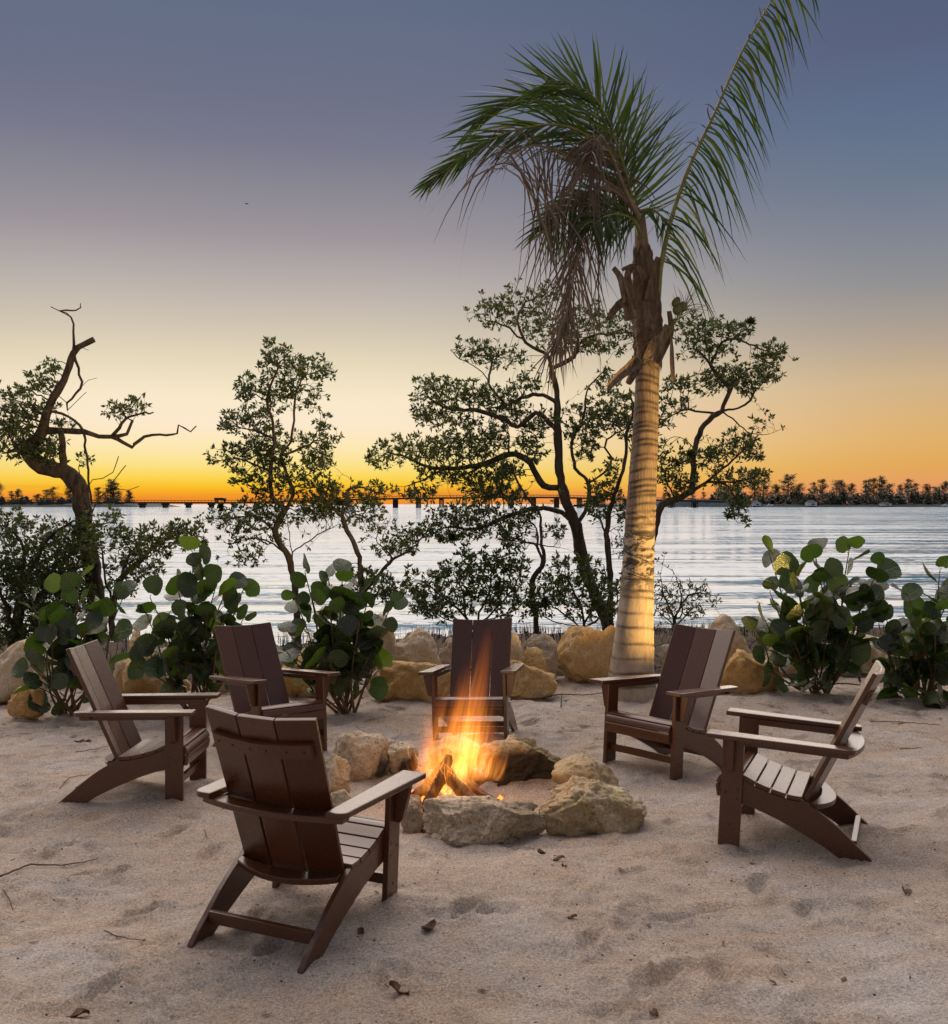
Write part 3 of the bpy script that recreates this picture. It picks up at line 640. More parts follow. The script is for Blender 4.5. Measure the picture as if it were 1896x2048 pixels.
# ------------------------------------------------------------------ rocks
def ico(sub):
    bm = bmesh.new(); bmesh.ops.create_icosphere(bm, subdivisions=sub, radius=1)
    V = np.array([v.co[:] for v in bm.verts]); Fc = [[v.index for v in f.verts] for f in bm.faces]; bm.free(); return V, Fc
ICO = {s: ico(s) for s in (3, 5, 6)}
def rock(box, mat, label, Y=None, seed=0, depth=.8, humps=(), sub=5, rough=1.0, facets=9, name='boulder', cat='boulder', group=None, tilt=0, black=None, sink=.14):
    x0, x1, y0, y1 = box
    if Y is None: Y = groundY(y1)
    a, b = at(x0, y0, Y), at(x1, y1, Y); w = (b.x - a.x); cx = (a.x + b.x) / 2
    g = gz(cx, Y); h = max(.05, a.z - min(b.z, g + .02)); zb = min(b.z, g) - h * sink
    hz = (a.z - zb) / 2; d = w * depth
    V0, Fc = ICO[sub]; r = np.random.default_rng(100 + seed)
    V = V0.copy(); n = 2.6
    V = V / ((np.abs(V) ** n).sum(1, keepdims=True) ** (1 / n))
    for k in range(facets):
        nn = r.normal(size=3); nn[2] = nn[2] * .6 + .15; nn /= np.linalg.norm(nn); dd = r.uniform(.62, .90)
        t = V @ nn - dd; V -= np.maximum(t, 0)[:, None] * nn * .88
    dm_ = np.array([w, d, 2 * hz]); nz = V0 * dm_ / dm_.prod() ** (1 / 3)
    V += V0 * (rough * (.13 * fbm(nz * 1.5 + seed * 3.7, seed, 3) + .055 * fbm(nz * 4.6 + seed, seed + 5, 4)))[:, None]
    rd = 1 - np.abs(vnoise(nz * 5.2 + seed, seed + 9)); V -= V0 * (rough * .035 * np.maximum(rd - .82, 0) / .18)[:, None]
    pit = vnoise(nz * 11 + seed, seed + 11); V -= V0 * (rough * .035 * np.maximum(pit - .35, 0))[:, None]
    V += V0 * (rough * .012 * fbm(nz * 24 + seed, seed + 13, 2))[:, None]
    lo, hi = V.min(0), V.max(0); V = (V - (lo + hi) / 2) / ((hi - lo) / 2)
    for (hx, amp, wd) in humps: V[:, 2] += np.where(V[:, 2] > -.2, amp * np.exp(-((V[:, 0] - hx) / wd) ** 2) * sstep(-.2, .5, V[:, 2]), 0)
    V[:, 2] = (V[:, 2] - V[:, 2].min()) / (V[:, 2].max() - V[:, 2].min()) * 2 - 1
    V *= np.array([w / 2, d / 2, hz])
    if tilt:
        c, s = math.cos(tilt), math.sin(tilt); V[:, [0, 2]] = V[:, [0, 2]] @ np.array([[c, s], [-s, c]]).T
    tone = np.zeros(len(V))
    if black:
        (bx, by, bz), br = black; q = V / np.array([w / 2, d / 2, hz]); dd = np.sqrt(((q - np.array([bx, by, bz])) ** 2).sum(1)) + .25 * vnoise(q * 3, 71)
        tone = np.clip((br - dd) / .35, 0, 1) * .92
    base = V[:, 2].min() + hz * .12
    o = mesh_np(name, V - np.array([0, 0, base]), Fc, M[mat], None, True, attr=tone)
    o.location = (cx, Y + d * .25, zb + hz + base); tag(o, label, cat, group)
    return o
def build_boulders():
    G = 'limestone boulders along the back of the beach'
    B = [((-62, 100, 1281, 1392), 'tan', 'big pale cream boulder at the far left edge of the beach', 10.1, dict(humps=((.35, .35, .35),))),
         ((8, 88, 1372, 1420), 'ochre', 'low ochre block in front of the big cream boulder at the left edge', None, {}),
         ((92, 152, 1262, 1330), 'tan', 'pale stone half hidden behind the leftmost sea grape', 10.9, {}),
         ((250, 345, 1262, 1330), 'ochre', 'knobbed brown rock between the two left sea grapes against the bright water', 11.2, dict(humps=((-.7, .8, .3),), rough=1.3)),
         ((214, 272, 1318, 1376), 'tan', 'small pale stone touching the round ochre boulder behind the left chair', 10.2, {}),
         ((238, 378, 1306, 1396), 'ochre', 'round ochre boulder behind the arm of the left chair', 9.9, {}),
         ((548, 655, 1300, 1382), 'ochre', 'ochre boulder half hidden behind the third sea grape', 10.2, {}),
         ((712, 806, 1228, 1362), 'tan', 'tall peaked tan boulder right of the third sea grape', 10.3, dict(humps=((.1, .5, .45),))),
         ((770, 884, 1258, 1352), 'tan', 'rounded tan boulder leaning against the tall peaked one', 10.2, {}),
         ((736, 915, 1324, 1386), 'ochre', 'long low mossy ochre boulder behind the centre chair', 9.75, dict(depth=.4, facets=5)),
         ((874, 922, 1276, 1332), 'grey', 'small grey stone behind the left edge of the centre chair', 10.5, {}),
         ((1012, 1052, 1265, 1350), 'tan', 'narrow upright tan stone at the right edge of the centre chair', 10.1, {}),
         ((1038, 1118, 1266, 1336), 'grey', 'grey angular stone between the centre chair and the large ochre boulder', 10.6, {}),
         ((1034, 1094, 1296, 1352), 'ochre', 'small ochre stone in front of the grey angular stone', 10.1, {}),
         ((1006, 1116, 1322, 1388), 'ochre', 'sloping ochre slab lying right of the centre chair', 9.8, dict(humps=((-.6, .5, .5),), depth=.7)),
         ((1110, 1246, 1250, 1346), 'ochre', 'large notched ochre boulder left of the palm trunk', 10.6, dict(humps=((-.55, .4, .35), (.75, .5, .3)))),
         ((1402, 1512, 1230, 1350), 'tan', 'large smooth tan boulder behind the chair right of the palm', 10.5, dict(humps=((-.1, .4, .5),))),
         ((1440, 1572, 1300, 1384), 'ochre', 'low ochre boulder at the foot of the large smooth tan one', 9.9, dict(humps=((-.5, .4, .4),))),
         ((1318, 1372, 1288, 1350), 'grey', 'grey stone in the brush just right of the palm trunk', 10.9, {}),
         ((1655, 1790, 1272, 1350), 'tan', 'tan boulder glimpsed through the stems of the right sea grape', 10.8, {}),
         ((1800, 1900, 1300, 1372), 'ochre', 'ochre boulder behind the sea grape at the right edge', 10.7, {}),
         ((1540, 1640, 1276, 1340), 'tan', 'pale stone behind the left side of the right sea grape', 11.0, {}),
         ((400, 470, 1300, 1370), 'tan', 'pale stone behind the second sea grape and the rear left chair', 10.5, {})]
    for i, (bx, mt, lab, Y, kw) in enumerate(B):
        rock(bx, mt, lab, Y, seed=i + 1, group=G, **({'depth': .75, 'rough': 1.0, 'facets': 8} | kw))
    G = 'stones of the fire ring'
    R = [((655, 779, 1464, 1570), 'grey', 'round grey ring stone just right of the foreground chair back', 6.75, dict(facets=5, black=((.95, -.3, -.5), .75))),
         ((632, 700, 1512, 1592), 'grey', 'ring stone partly hidden by the back of the foreground chair', 6.3, {}),
         ((742, 802, 1480, 1520), 'grey', 'low flat ring stone behind the round grey one', 7.2, {}),
         ((772, 838, 1488, 1552), 'grey', 'small ring stone at the left edge of the flames', 6.9, dict(black=((.6, -.7, -.5), .95))),
         ((846, 985, 1476, 1550), 'mossy', 'ring stone glowing behind the flames', 7.0, dict(black=((0, -.9, -.5), 1.0))),
         ((950, 1150, 1474, 1592), 'mossy', 'large rippled ring stone with a soot-blackened face right of the flames', 6.62, dict(black=((-.15, -.85, -.35), 1.2), rough=1.25, depth=.62, sub=6)),
         ((1102, 1244, 1520, 1590), 'mossy', 'low ring stone between the blackened stone and the knobbly yellow one', 6.3, {}),
         ((1076, 1298, 1566, 1684), 'mossy', 'knobbly yellowish ring stone at the front right', 5.62, dict(rough=1.35, depth=.7, sub=6)),
         ((840, 1096, 1600, 1694), 'grey', 'long grey ring stone at the front of the fire', 5.52, dict(depth=.5, sub=6, rough=1.1)),
         ((796, 854, 1596, 1672), 'grey', 'upright ring stone right of the foreground chair front leg', 5.75, {}),
         ((640, 716, 1584, 1640), 'grey', 'ring stone under the right arm of the foreground chair', 5.75, {})]
    for i, (bx, mt, lab, Y, kw) in enumerate(R):
        rock(bx, mt, lab, Y, seed=i + 61, group=G, name='fire_ring_stone', cat='stone', sink=.10, **({'depth': .85, 'facets': 9} | kw))
build_boulders()

# ------------------------------------------------------------------ chairs
def make_chair():
    root = empty('adirondack_chair', (0, 0, 0)); W = M['chair']; S = M['screw']
    P = lambda name, bm: bm_obj(name, bm, W, root)
    rail = [(-.708, -.03), (-.700, .006), (-.655, .048), (-.608, .085), (-.56, .126), (-.518, .160), (-.47, .194), (-.43, .219), (-.37, .254), (-.336, .272), (-.33, .262), (-.283, .264), (-.204, .278), (-.127, .300), (-.054, .330), (-.01, .341), (.032, .335), (.052, .312), (.056, .25),
            (.054, .226), (-.05, .206), (-.117, .193), (-.211, .163), (-.293, .131), (-.375, .095), (-.455, .057), (-.56, -.005), (-.575, -.03)]
    cor = [(.0, .0)]
    for s in (-1, 1):
        x0, x1 = (.2335, .2585) if s > 0 else (-.2585, -.2335)
        P('side_rail', prism_bm(rail, x0, x1, .003, seg=1))
        a, b = (.2587, .2840) if s > 0 else (-.2840, -.2587)
        lg = P('front_leg', prism_bm([(-.053, -.03), (.053, -.03), (.053, .5365), (-.053, .5365)], a, b, .003))
        for (y, z) in ((-.030, .285), (.026, .262), (-.030, .235), (.0, .105)):
            m = MB(); m.tube([(s * .2835, y, z), (s * .2855, y, z)], .0052, 8); o = m.build('screw', S, lg)
        # corbel under the arm on the outside of the leg: outline (x,z), extruded along y
        pts = [(.2842, .5365), (.353, .5365), (.349, .50), (.322, .385), (.312, .372), (.2842, .372)]
        bm = prism_bm([(s * p[0], p[1]) for p in pts], -.015, .015, .003, 'Z'); bmesh.ops.rotate(bm, verts=bm.verts, matrix=Matrix.Rotation(PI / 2, 3, 'X')); bmesh.ops.translate(bm, verts=bm.verts, vec=(0, .004, 0))
        P('arm_bracket', bm)
        # arm, rounded at the rear outer corner
        o = [(.2556, .1254), (.3700, .1254)] + [(.345 + .0 * t, -.50) for t in (0,)]
        for t in range(7):
            an = -t / 6 * PI / 2; o.append((.345 - .045 + .045 * math.cos(an), -.535 + .045 * math.sin(an)))
        o += [(.262, -.580)]
        P('arm', prism_bm([(s * p[0], p[1]) for p in o], .5385, .5635, .006, 'Z'))
        P('arm_rail', prism_bm([(-.0535, .5050), (-.0535, .5380), (-.553, .5380), (-.536, .5050)], s * .2590, s * .2835, .0025, seg=1))
    # seat slats follow the dished contour and roll over the front edge
    con = [(-.338, .287), (-.283, .288), (-.204, .302), (-.127, .323), (-.054, .353), (-.012, .364), (.03, .361), (.058, .345), (.076, .318), (.081, .285), (.076, .250), (.070, .228)]
    sp_ = spline([(0, y, z) for y, z in con], .004); L = [0.0]
    for i in range(1, len(sp_)): L.append(L[-1] + (sp_[i] - sp_[i - 1]).length)
    gap = .0065; cuts = [0, .074, .150, .226, .300, .352, .414, .468, L[-1]]
    def pt(s_):
        for i in range(1, len(L)):
            if L[i] >= s_: return sp_[i - 1].lerp(sp_[i], (s_ - L[i - 1]) / max(1e-9, L[i] - L[i - 1]))
        return sp_[-1].copy()
    for i in range(len(cuts) - 1):
        s0, s1 = cuts[i] + (gap / 2 if i else 0), cuts[i + 1] - (gap / 2 if i < len(cuts) - 2 else 0)
        if s1 - s0 < .012: continue
        A = [pt(s0 + (s1 - s0) * k / 4) for k in range(5)]
        nr = []
        for k in range(5):
            t = (A[min(k + 1, 4)] - A[max(k - 1, 0)]).normalized(); nr.append(Vector((0, -t.z, t.y)))
        out = [(p.y, p.z) for p in A] + [(A[k].y - nr[k].y * .0215, A[k].z - nr[k].z * .0215) for k in (4, 3, 2, 1, 0)]
        P('seat_slat', prism_bm(out, -.2595, .2595, .0025, seg=1))
    # back: three boards, the outer two turned a little inward
    u = Vector((0, -.405, .9143)).normalized(); n = Vector((0, .9143, .405)); bot = Vector((0, -.330, .246)); LB = .748; dip = .032
    for k in (-1, 0, 1):
        if k == 0: o, v, nn, lv = bot - n * dip, Vector((1, 0, 0)), n, (.150, .163)
        else:
            an = k * math.radians(11.5); v = Vector((1, 0, 0)) * math.cos(an) + n * math.sin(an); nn = n * math.cos(an) - Vector((1, 0, 0)) * math.sin(an)
            o = bot + Vector((k * .156, 0, 0)) - n * (dip - .0165); lv = (.150, .163)
            o = o + Vector((0, 0, 0)); 
        uu = (u + Vector((k * .0085, 0, 0))).normalized()
        P('back_slat', frame_bm(o, uu, v, nn, LB, lv, .0225, .004))
    def curved(name, z0, half, edge_front, edge_rear, th, tilt=None):
        N = 12; xs = [half * (2 * i / N - 1) for i in range(N + 1)]
        pts = [(x, edge_front(x / half)) for x in xs] + [(x, edge_rear(x / half)) for x in reversed(xs)]
        bm = prism_bm(pts, 0, th, .003, 'Z', 1)
        if tilt: bmesh.ops.rotate(bm, verts=bm.verts, matrix=Matrix.Rotation(tilt, 3, 'X'), cent=(0, -.36, 0))
        bmesh.ops.translate(bm, verts=bm.verts, vec=(0, 0, z0)); return P(name, bm)
    # curved brace across the back under the arms
    curved('arm_brace', .5125, .318, lambda t: -.487 - .034 * (1 - min(1, abs(t) * 1.2) ** 2), lambda t: -.545 - .062 * (1 - t * t), .0255)
    curved('back_support', .236, .2330, lambda t: -.372 - .036 * (1 - t * t), lambda t: -.408 - .075 * (1 - t * t), .0255, math.radians(9))
    # slim curved cleat near the top of the back
    def cleat():
        bm = bmesh.new(); N = 12; rings = []
        for i in range(N + 1):
            t = 2 * i / N - 1; x = t * .222; off = -(.0245 + dip * (1 - .98 * abs(t) ** 1.6) + .001)
            c = bot + u * .585 + n * off + Vector((x, 0, 0)); th = .021
            rings.append([bm.verts.new(c + u * a - n * b) for a, b in ((0, 0), (.068, 0), (.068, th), (0, th))])
        for a, b in zip(rings[:-1], rings[1:]):
            for j in range(4): bm.faces.new([a[j], a[(j + 1) % 4], b[(j + 1) % 4], b[j]])
        bm.faces.new(rings[0]); bm.faces.new(rings[-1]); bmesh.ops.recalc_face_normals(bm, faces=bm.faces)
        bmesh.ops.bevel(bm, geom=[e for e in bm.edges if e.calc_face_angle(0) > .6], offset=.003, segments=2, affect='EDGES'); return bm
    cl = P('back_cleat', cleat())
    for x in (-.19, -.12, -.035, .035, .12, .19):
        t = x / .222; off = -(.0245 + dip * (1 - .98 * abs(t) ** 1.6) + .022); c = bot + u * .619 + n * off + Vector((x, 0, 0))
        m = MB(); m.tube([c + n * .002, c - n * .0018], .005, 8); m.build('screw', S, cl)
    P('rear_stretcher', prism_bm([(-.600, .058), (-.572, .058), (-.572, .106), (-.600, .106)], -.2333, .2333, .003))
    P('front_stretcher', prism_bm([(-.012, .098), (.012, .098), (.012, .142), (-.012, .142)], -.2585, .2585, .003))
    return root
def copy_tree(o, parent=None):
    c = o.copy(); COL.objects.link(c); c.parent = parent
    for ch in list(o.children): copy_tree(ch, c)
    return c
CL = {'A': 'brown slatted chair in the foreground seen from behind, nearest to the camera',
      'B': 'brown slatted chair at the far left, seen side-on facing right toward the fire',
      'C': 'brown slatted chair rear left, between the sea grapes and behind the foreground chair',
      'D': 'brown slatted chair directly behind the flames, facing the camera',
      'E': 'brown slatted chair right of the palm trunk, angled toward the fire',
      'F': 'brown slatted chair at the right edge of the circle, seen side-on facing left'}
ch0 = make_chair()
for i, k in enumerate('ABCDEF'):
    o = ch0 if i == 0 else copy_tree(ch0)
    o.matrix_world = chair_matrix(k); tag(o, CL[k], 'chair', 'chairs around the fire ring')

# ------------------------------------------------------------------ fire
def build_fire():
    Lg = [([(846, 1630), (858, 1600), (880, 1560), (898, 1515)], .042, 5.78, 5.98, 'pale split log leaning up out of the front of the fire'),
          ([(952, 1610), (925, 1585), (900, 1556), (886, 1530)], .052, 5.80, 6.02, 'reddish split log leaning left in the fire'),
          ([(1010, 1622), (965, 1592), (930, 1565), (905, 1540)], .040, 5.90, 6.10, 'charred dark log leaning from the right into the fire'),
          ([(1030, 1612), (1000, 1610), (965, 1606)], .035, 5.98, 6.02, 'short burnt log end lying on the sand right of the fire'),
          ([(820, 1600), (850, 1575), (885, 1535)], .045, 6.20, 6.05, 'dark log leaning from the left behind the pale one'),
          ([(960, 1560), (920, 1535), (890, 1505)], .045, 6.45, 6.10, 'charred log at the back of the fire')]
    for pts, r, ya, yb, lab in Lg:
        n = len(pts); P = [at(px, py, ya + (yb - ya) * i / (n - 1)) for i, (px, py) in enumerate(pts)]
        g = gz(P[0].x, P[0].y) - .03; P[0].z = max(P[0].z, g + r * .6)
        m = MB(); S = spline(P, .03); k = len(S); rr = random.Random(lab)
        # split wedge cross-section with rough ends
        ref = Vector((0, -1, .2)); V = []; Fc = []
        prof = [(1, .1), (.5, .9), (-.4, .95), (-1, .2), (-.55, -.8), (.45, -.85)]
        for i, p in enumerate(S):
            t = (S[min(i + 1, k - 1)] - S[max(i - 1, 0)]).normalized(); x = (ref - t * ref.dot(t)).normalized(); y = t.cross(x)
            tw = .5 * i / k
            for (a, b) in prof:
                w = r * (1 + .10 * math.sin(i * 1.7 + a * 5) + rr.uniform(-.07, .07)) * (1 - .25 * (i / k) ** 2)
                V.append(p + x * (a * math.cos(tw) - b * math.sin(tw)) * w + y * (a * math.sin(tw) + b * math.cos(tw)) * w * .8 + t * (rr.uniform(-.012, .012) if i in (0, k - 1) else 0))
        for i in range(k - 1):
            for j in range(6): Fc.append((i * 6 + j, i * 6 + (j + 1) % 6, i * 6 + 6 + (j + 1) % 6, i * 6 + 6 + j))
        Fc.append(tuple(range(5, -1, -1))); Fc.append(tuple((k - 1) * 6 + j for j in range(6)))
        base = P[0]; m.add([v - Vector((base.x, base.y, g)) for v in V], Fc)
        o = m.build('firewood_log', M['log']); o.location = (base.x, base.y, g); tag(o, lab, 'log', 'logs in the fire')
    # ash bed
    c = at(900, 1590, 6.05); V = []; Fc = []; N = 26
    r = random.Random(2); V.append((0, 0, .035))
    for q in range(1, 6):
        for j in range(N):
            a = 2 * PI * j / N; rad = .42 * q / 5 * (1 + .12 * math.sin(a * 3 + 1)); V.append((rad * math.cos(a), rad * math.sin(a), .035 * (1 - (q / 5) ** 2) + r.uniform(-.006, .008) - (.03 if q == 5 else 0)))
    for j in range(N): Fc.append((0, 1 + j, 1 + (j + 1) % N))
    for q in range(4):
        for j in range(N): Fc.append((1 + q * N + j, 1 + q * N + N + j, 1 + q * N + N + (j + 1) % N, 1 + q * N + (j + 1) % N))
    o = mesh_np('ash_bed', V, Fc, M['ash'], None, True); o.location = (c.x + .02, 6.1, gz(c.x, 6.1) - .035); tag(o, 'grey ash and charcoal under the burning logs', kind='stuff')
    # flames
    e = empty('campfire_flames', (c.x, 6.03, gz(c.x, 6.05)), 'tall orange flames with bright tips rising from the stone ring', 'fire')
    V0, F0 = ICO[3]
    def tongue(px0, py0, px1, py1, w, dY=0, lean=0, depth=None):
        V = V0 * .5 + np.array([0, 0, .5]); V[:, :2] *= 2.0
        rad = np.interp(V[:, 2], [0, .12, .3, .6, .85, 1], [.55, .95, 1.0, .75, .5, .3])
        nrm = np.sqrt((V0[:, :2] ** 2).sum(1)) + 1e-6
        V[:, :2] = V0[:, :2] / nrm[:, None] * (np.minimum(1, nrm * 1.25) * rad)[:, None]
        o = mesh_np('flame', V, F0, M['flame'], e, True)
        Yt = 6.03 + dY; a, b = at(px0, py0, Yt), at(px1, py1, Yt); L = b - a
        ww = w / F * Yt
        R = L.to_track_quat('Z', 'Y').to_matrix()
        o.matrix_local = Matrix.Translation(a - e.location) @ R.to_4x4() @ Matrix.Diagonal((ww, depth or ww * .75, L.length, 1))
        return o
    tongue(905, 1570, 978, 1240, 132, 0)
    tongue(935, 1535, 972, 1280, 100, .05)
    tongue(880, 1580, 872, 1335, 66, -.04)
    tongue(868, 1560, 848, 1390, 58, .04)
    tongue(915, 1590, 928, 1370, 110, -.05)
    tongue(850, 1590, 826, 1480, 50, -.08)
    tongue(975, 1560, 1012, 1440, 66, -.02)
    tongue(900, 1600, 890, 1490, 135, -.10)
    tongue(925, 1560, 940, 1400, 120, .02)
    tongue(870, 1570, 838, 1440, 90, .0)
    tongue(950, 1560, 985, 1420, 90, .03)
    for k, (a, b) in enumerate((((905, 1545), (810, 1560)), ((905, 1540), (1010, 1530)))):
        tongue(a[0], a[1] + 10, b[0], b[1] - 60, 62, -.05)
    # curling bright flame edges low in the fire
    wsp = MB(); r = random.Random(9)
    for k in range(46):
        x0 = r.gauss(876, 34); y0 = r.uniform(1515, 1585); Yk = 6.03 + r.uniform(-.16, .08)
        dx = (x0 - 890) * r.uniform(.0, .5) + r.gauss(0, 9); dy = -r.uniform(12, 48); cu = r.uniform(-16, 16)
        P = [at(x0 + dx * t + cu * math.sin(t * 3.0 + k), y0 + dy * t, Yk) - e.location for t in (0, .2, .4, .6, .8, 1)]
        wsp.tube(spline(P, .02), [.0004 + .0009 * math.sin(PI * i / (len(spline(P, .02)) - 1)) for i in range(len(spline(P, .02)))], 4)
    tag(wsp.build('flame_edge', M['wisp'], e), kind='stuff')
    em = MB()
    for k in range(60):
        p = Vector((r.gauss(0, .11), r.gauss(.02, .10), .035 + r.uniform(0, .02))); em.box(p, (r.uniform(.008, .02), r.uniform(.008, .02), r.uniform(.006, .012)), Euler((r.random() * 3, r.random() * 3, 0)).to_matrix())
    tag(em.build('ember', M['ember'], e), kind='stuff')
    l = bpy.data.lights.new('fire_light', 'POINT'); l.energy = 9; l.color = (1, .58, .26); l.shadow_soft_size = .2
    lo = bpy.data.objects.new('fire_light', l); COL.objects.link(lo); lo.location = (c.x + .02, 6.02, gz(c.x, 6.0) + .50)
build_fire()

# ------------------------------------------------------------------ coconut palm
def build_palm():
    YP = 9.72; bx = at(1263, 1402, YP); g = gz(bx.x, YP); root = empty('coconut_palm', (bx.x, YP, g), 'coconut palm with a ringed pale trunk, windblown green fronds and hanging dead fronds', 'palm tree')
    O = root.location.copy()
    path = [((1262, 1412), 104), ((1262, 1392), 99), ((1263, 1345), 90), ((1268, 1275), 78), ((1274, 1200), 68), ((1277, 1130), 63), ((1281, 1020), 59), ((1289, 900), 53), ((1293, 800), 48), ((1296, 720), 47), ((1296, 660), 52), ((1292, 600), 52), ((1287, 540), 40), ((1283, 480), 27), ((1280, 430), 20)]
    C = [at(px, py, YP) - O for (px, py), w in path]; zs = [c.z for c in C]; ws = [w / F * YP / 2 for _, w in path]
    V = []; Fc = []; A = []; n = 40; rows = []
    z = zs[0] - .08; rr = random.Random(5); ring = []
    zz = .10
    while zz < 3.1: ring.append(zz); zz += rr.uniform(.06, .16) if zz < 1.55 else rr.uniform(.035, .10)
    while z < zs[-1]:
        rows.append(z); z += .011 if z < 3.1 else .03
    for z in rows:
        cx = float(np.interp(z, zs, [c.x for c in C])); cy = .01 * math.sin(z * 2); rad = float(np.interp(z, zs, ws))
        for j in range(n):
            a = 2 * PI * j / n; zj = z + .022 * math.sin(a + z * 2.3) + .012 * math.sin(2 * a + z)
            d = min(ring, key=lambda q: abs(q - zj)); s = zj - d
            groove = math.exp(-(s / .013) ** 2); lip = math.exp(-((s + .020) / .016) ** 2)
            fl = sstep(.45, 0, z) * (.06 * math.sin(a * 5 + 1) + .04 * math.sin(a * 9))
            brk = .5 + .5 * math.sin(a * 2.3 + d * 31) * math.cos(a * 1.1 + d * 17)
            rk = rad * (1 + float(fl) - .022 * groove * (.3 + brk) + .022 * lip * (.3 + brk) + .012 * math.sin(a * 3 + z * 5) + .008 * math.sin(a * 7 - z * 9))
            V.append((cx + rk * math.cos(a), cy + rk * math.sin(a), z)); A.append(min(1, groove * (.3 + .9 * brk) * (1 if z < 1.55 else 1.25)) * .85)
    for i in range(len(rows) - 1):
        for j in range(n): Fc.append((i * n + j, i * n + (j + 1) % n, (i + 1) * n + (j + 1) % n, (i + 1) * n + j))
    Fc.append(tuple((len(rows) - 1) * n + j for j in range(n)))
    mesh_np('trunk', V, Fc, M['palm'], root, True, attr=A)
    # crown fibre sleeve
    V = []; Fc = []; n = 28; k = 0
    zr = np.linspace(at(0, 735, YP).z - O.z, at(0, 500, YP).z - O.z, 40)
    for i, z in enumerate(zr):
        cx = float(np.interp(z, zs, [c.x for c in C])); rad = float(np.interp(z, zs, ws)) + .004 + .012 * math.sin(i * .9) ** 2
        for j in range(n):
            a = 2 * PI * j / n; rk = rad * (1 + .10 * math.sin(a * 4 + z * 3) + .06 * math.sin(a * 9 + i * .7)); V.append((cx + rk * math.cos(a), rk * math.sin(a), z + .05 * math.sin(a * 6)))
    for i in range(len(zr) - 1):
        for j in range(n): Fc.append((i * n + j, i * n + (j + 1) % n, (i + 1) * n + (j + 1) % n, (i + 1) * n + j))
    mesh_np('fibre_sleeve', V, Fc, M['fibre'], root, True)
    def blade(name, pts, w, mat, Y0_=YP, dY=0, curl=.3, ragged=0):
        n = len(pts); P = spline([at(px, py, Y0_ + dY * i / (n - 1)) - O for i, (px, py) in enumerate(pts)], .03); k = len(P); V = []; Fc = []; rq = random.Random(str(pts))
        for i, p in enumerate(P):
            t = (P[min(i + 1, k - 1)] - P[max(i - 1, 0)]).normalized(); s = t.cross(Vector((0, -1, .25))).normalized(); nn = s.cross(t); f = i / (k - 1)
            wd = w / F * YP * .5 * (math.sin(PI * min(1, .25 + .75 * (1 - f))) ** .7 if not ragged else (1 - .55 * f))
            for q in (-1, -.5, 0, .5, 1): V.append(p + s * q * wd * (1 + ragged * rq.uniform(-.3, .3)) + nn * curl * wd * (q * q - .4))
        for i in range(k - 1):
            for q in range(4): Fc.append((i * 5 + q, i * 5 + q + 1, i * 5 + 6 + q, i * 5 + 5 + q))
        V2 = [v + Vector((0, .004, 0)) for v in V]; m = MB(); m.add(V, Fc); m.add(V2, [tuple(reversed(f)) for f in Fc]); return m.build(name, mat, root, True)
    Yf = YP - .14
    for nm, pts, w, mt, dY, cu, rg in [
        ('leaf_base', [(1278, 722), (1262, 735), (1240, 752), (1216, 776)], 27, 'husk', -.25, .5, .15), ('leaf_base', [(1276, 716), (1268, 745), (1256, 768)], 26, 'fibre', -.2, .4, .2),
        ('leaf_base', [(1262, 640), (1250, 590), (1240, 555), (1226, 536)], 24, 'husk', -.1, .4, .2), ('leaf_base', [(1300, 600), (1306, 560), (1312, 530), (1317, 514)], 24, 'fibre', -.05, .4, .1),
        ('leaf_base', [(1262, 596), (1244, 606), (1226, 624), (1215, 640)], 22, 'fibre', -.1, .3, .4), ('leaf_base', [(1270, 620), (1258, 580), (1256, 548), (1268, 530)], 24, 'fibre', -.1, .4, .3),
        ('leaf_base', [(1300, 720), (1310, 690), (1326, 672), (1336, 650)], 30, 'husk', -.1, .5, .1), ('leaf_base', [(1310, 725), (1330, 690), (1342, 660), (1338, 622)], 20, 'husk', .05, .5, .1),
        ('leaf_base', [(1290, 560), (1280, 540), (1262, 533), (1244, 540)], 16, 'fibre', -.12, .3, .5)]:
        blade(nm, pts, w, M[mt], Yf, dY, cu, rg)
    blade('spathe', [(1341, 660), (1343, 690), (1344, 725), (1346, 762)], 9, M['husk'], Yf, .02, .6)
    f = MB(); rq = random.Random(4)
    for k in range(26):
        a = at(1288 + rq.uniform(-18, 14), 690 + rq.uniform(-30, 20), Yf - .05) - O; b = a + Vector((rq.uniform(-.22, .14), rq.uniform(-.06, .05), rq.uniform(-.20, .22)))
        f.tube([a, a.lerp(b, .5) + Vector((rq.uniform(-.03, .03), -.03, .02)), b], [.003, .0025, .001], 4)
    tag(f.build('loose_fibre', M['fibre'], root), kind='stuff')
    # flower stalk and young nuts
    st = MB(); base = at(1322, 690, Yf) - O; hub = at(1352, 640, Yf - .05) - O; st.tube(spline([base, at(1338, 668, Yf) - O, hub, at(1372, 606, Yf - .05) - O], .03), [.018, .016, .014, .012, .010, .009, .008, .007, .006, .005, .004, .004, .004, .004, .004][:len(spline([base, at(1338, 668, Yf) - O, hub, at(1372, 606, Yf - .05) - O], .03))], 6)
    for k in range(26):
        f_ = rq.uniform(.0, 1); a = hub.lerp(at(1372, 606, Yf - .05) - O, f_) + Vector((0, 0, -.03 * rq.random())); an = rq.uniform(-.35, 2.0)
        d = Vector((math.cos(an), rq.uniform(-.5, .5), math.sin(an))).normalized() * rq.uniform(.18, .33); st.tube([a, a + d * .5 + Vector((.01, 0, .012)), a + d], [.0035, .0025, .001], 4)
    st.build('flower_stalk', M['rachis'], root)
